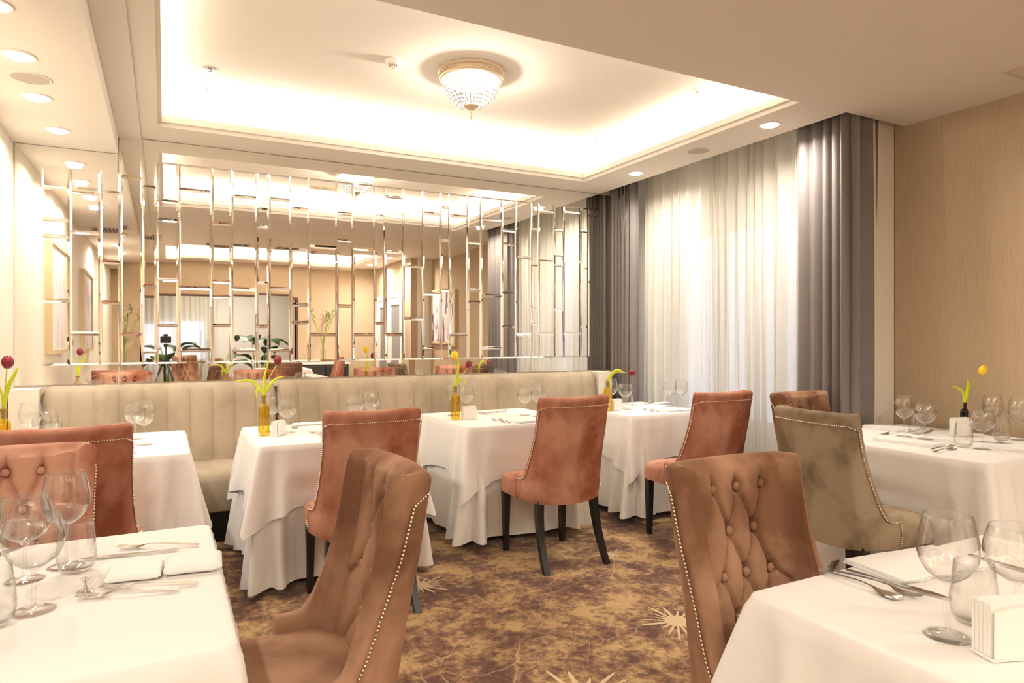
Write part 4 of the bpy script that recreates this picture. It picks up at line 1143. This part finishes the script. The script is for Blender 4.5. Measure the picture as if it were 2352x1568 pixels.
m = MB(); m.lathe([(.0005, 0), (.035, 0), (.035, .05), (.040, .08), (.040, .095), (.034, .095), (.030, .085), (.0005, .08)], 28); m.v = [(x, .035+z, .05+y) for x, y, z in m.v]; m.build('lens', M['dark'], t, smooth=40)
# console with bamboo, plants in the next room
def bamboo(loc, h, label, n=4, seed=0):
    t = thing('bamboo_vase', label, 'plant', loc, 0, 'vases with bamboo stems'); rn = random.Random(seed)
    MB().lathe([(.0005, 0), (.04, 0), (.045, .01), (.05, .3), (.047, .3), (.042, .015), (.0005, .012)], 24).build('vase', M['glass'], t, smooth=50)
    for k in range(n):
        a = rn.uniform(0, 6.28); sp_ = .10+.1*rn.random(); pts = [Vector((.01*cos(a), .01*sin(a), .02)), Vector((.03*cos(a), .03*sin(a), h*.4))]
        hh = h*rn.uniform(.8, 1.0); top = Vector((sp_*cos(a), sp_*sin(a), hh*.7))
        pts.append(top)
        for j in range(5): pts.append(top+Vector((.035*cos(j*2.2+k)+.02*j*cos(a), .035*sin(j*2.2+k)+.02*j*sin(a), .04*hh*(j+1))))
        MB().tube(smoothpath(pts), .008, 6).build('cane', M['bamboo'], t, smooth='all')
        m = MB()
        for j in range(7):
            b_ = rn.uniform(0, 6.28); p = pts[-1-j % 3]; e = p+Vector((.12*cos(b_), .12*sin(b_), rn.uniform(-.02, .10))); s_ = (e-p).cross(Vector((0, 0, 1))).normalized()*.011; mid = p.lerp(e, .4)+Vector((0, 0, .015))
            m.add([p, mid+s_, e, mid-s_, mid+Vector((0, 0, -.004))], [(0, 1, 4), (1, 2, 4), (2, 3, 4), (3, 0, 4)])
        m.build('foliage', M['bigleaf'], t, kind='stuff')
    return t
cp = Vector((2.75, -2.72, 0))
t = thing('console_cabinet', 'dark console cabinet against the rear wall', 'cabinet', cp, 0)
MB().bbox(-.45, .45, -.22, .22, .12, .80).build('body', M['dark'], t); MB().bbox(-.48, .48, -.24, .24, .80, .83).build('top', M['white'], t)
for sx in (-1, 1):
    m = MB(); m.bbox(sx*.22-.21, sx*.22+.21, .22, .236, .16, .77); d = m.build('door', M['dark'], t); MB().bbox(sx*.03-.006, sx*.03+.006, .236, .25, .42, .55, .002).build('handle', M['chrome'], d)
    for sy in (-1, 1): MB().bbox(sx*.4-.02, sx*.4+.02, sy*.17-.02, sy*.17+.02, 0, .12).build('leg', M['chrome'], t)
bamboo((2.75, -2.70, .831), 1.15, 'bamboo stems in a glass on the dark console', 4, 3)
def side_table(loc, label):
    t = thing('side_table', label, 'table', loc, 0, 'small side tables'); MB().lathe([(.0005, .72), (.22, .72), (.225, .735), (.22, .75), (.0005, .75)], 32).build('tabletop', M['white'], t, smooth=40)
    MB().lathe([(.0005, 0), (.16, 0), (.16, .015), (.025, .03), (.022, .72), (.0005, .72)], 24).build('pedestal', M['leg'], t, smooth=40)
side_table((-.60, -2.45, 0), 'small round white side table by the left rear corner'); bamboo((-.60, -2.45, .751), 1.15, 'bamboo stems on the small table in the left rear corner', 4, 8)
def leafplant(loc, h, label, n=8, seed=0, spread=.45):
    t = thing('potted_plant', label, 'plant', loc, 0, 'large leafy plants'); rn = random.Random(seed)
    MB().lathe([(.0005, 0), (.13, 0), (.17, .35), (.175, .36), (.16, .36), (.155, .33), (.0005, .33)], 32).build('pot', M['pot'], t, smooth=40)
    for k in range(n):
        a = 2*pi*k/n+rn.uniform(-.3, .3); hh = h*rn.uniform(.55, 1.0); r_ = spread*rn.uniform(.5, 1)
        root = Vector((.03*cos(a), .03*sin(a), .3)); kn = Vector((r_*.4*cos(a), r_*.4*sin(a), hh*.7)); MB().tube([root, root.lerp(kn, .5)+Vector((0, 0, .05)), kn], .009, 6).build('stem', M['bamboo'], t, smooth='all')
        out = Vector((cos(a), sin(a), 0)); side = Vector((-sin(a), cos(a), 0)); Ln = .60; rings = []
        for i in range(11):
            f = i/10; c_ = kn+out*(Ln*f*.75)+Vector((0, 0, Ln*(.75*f-.75*f*f))); w_ = .19*sin(pi*(f*.93+.05))**.7
            rings.append([c_-side*w_+Vector((0, 0, .04)), c_-side*w_*.5+Vector((0, 0, .018)), c_, c_+side*w_*.5+Vector((0, 0, .018)), c_+side*w_+Vector((0, 0, .04))])
        m = MB(); m.loft(rings, closed=False); m.build('leaf', M['bigleaf'], t, smooth='all')
leafplant((.10, -3.7, 0), 1.55, 'large dark leaved plant in the next room, left in mirror', 10, 2, .6)
leafplant((1.70, -3.95, 0), 1.75, 'tall dark leaved plant in the next room, right in mirror', 9, 5, .5)
# curtained window in the next room
curtain('sheer_curtain', [(-.8, -6.30), (1.1, -6.30)], .02, 2.65, M['sheer'], 'white sheer curtain of the next room seen in the mirror', 'curtain', .03, .12, seed=9, res=.02)
win = thing('window_2', 'window of the next room behind sheer curtain', 'window'); win['kind'] = 'structure'
m = MB(); 
for (a, b_, z0, z1) in ((-.6, -.52, .7, 1.75), (.85, .93, .7, 1.75), (-.52, .85, .7, .78), (-.52, .85, 1.67, 1.75), (.13, .19, .78, 1.67)): m.box(a, b_, -6.5, -6.44, z0, z1)
m.build('window_frame', M['white'], win); MB().box(-.52, .85, -6.49, -6.48, .78, 1.67).build('window_pane', emit('dusk_sky_pane', (.55, .68, 1.0), 1.6), win)
table('T7', 'in the next room seen through the opening', 1.0, 1.8, -6.0, -5.25, .7, .3, 9)
# rear of the dining room, reflected in the mirror
CHAIRS[:] = [(2.66, -1.93, pi/2), (1.10, -1.93, -pi/2)]
table('T8', 'on rear table behind the viewpoint', 1.46, 2.30, -2.35, -1.51, .7, .3, 11)
dup(A, (2.66, -1.93, 0), pi/2, 'rose velvet chair near the dark console, seen in the mirror')
dup(Bc, (1.10, -1.93, 0), -pi/2, 'brown velvet chair at the rear table, seen in the mirror')
dup(Bc, (.42, -2.30, 0), -.5, 'brown velvet chair standing alone in front of the opening, seen in the mirror')
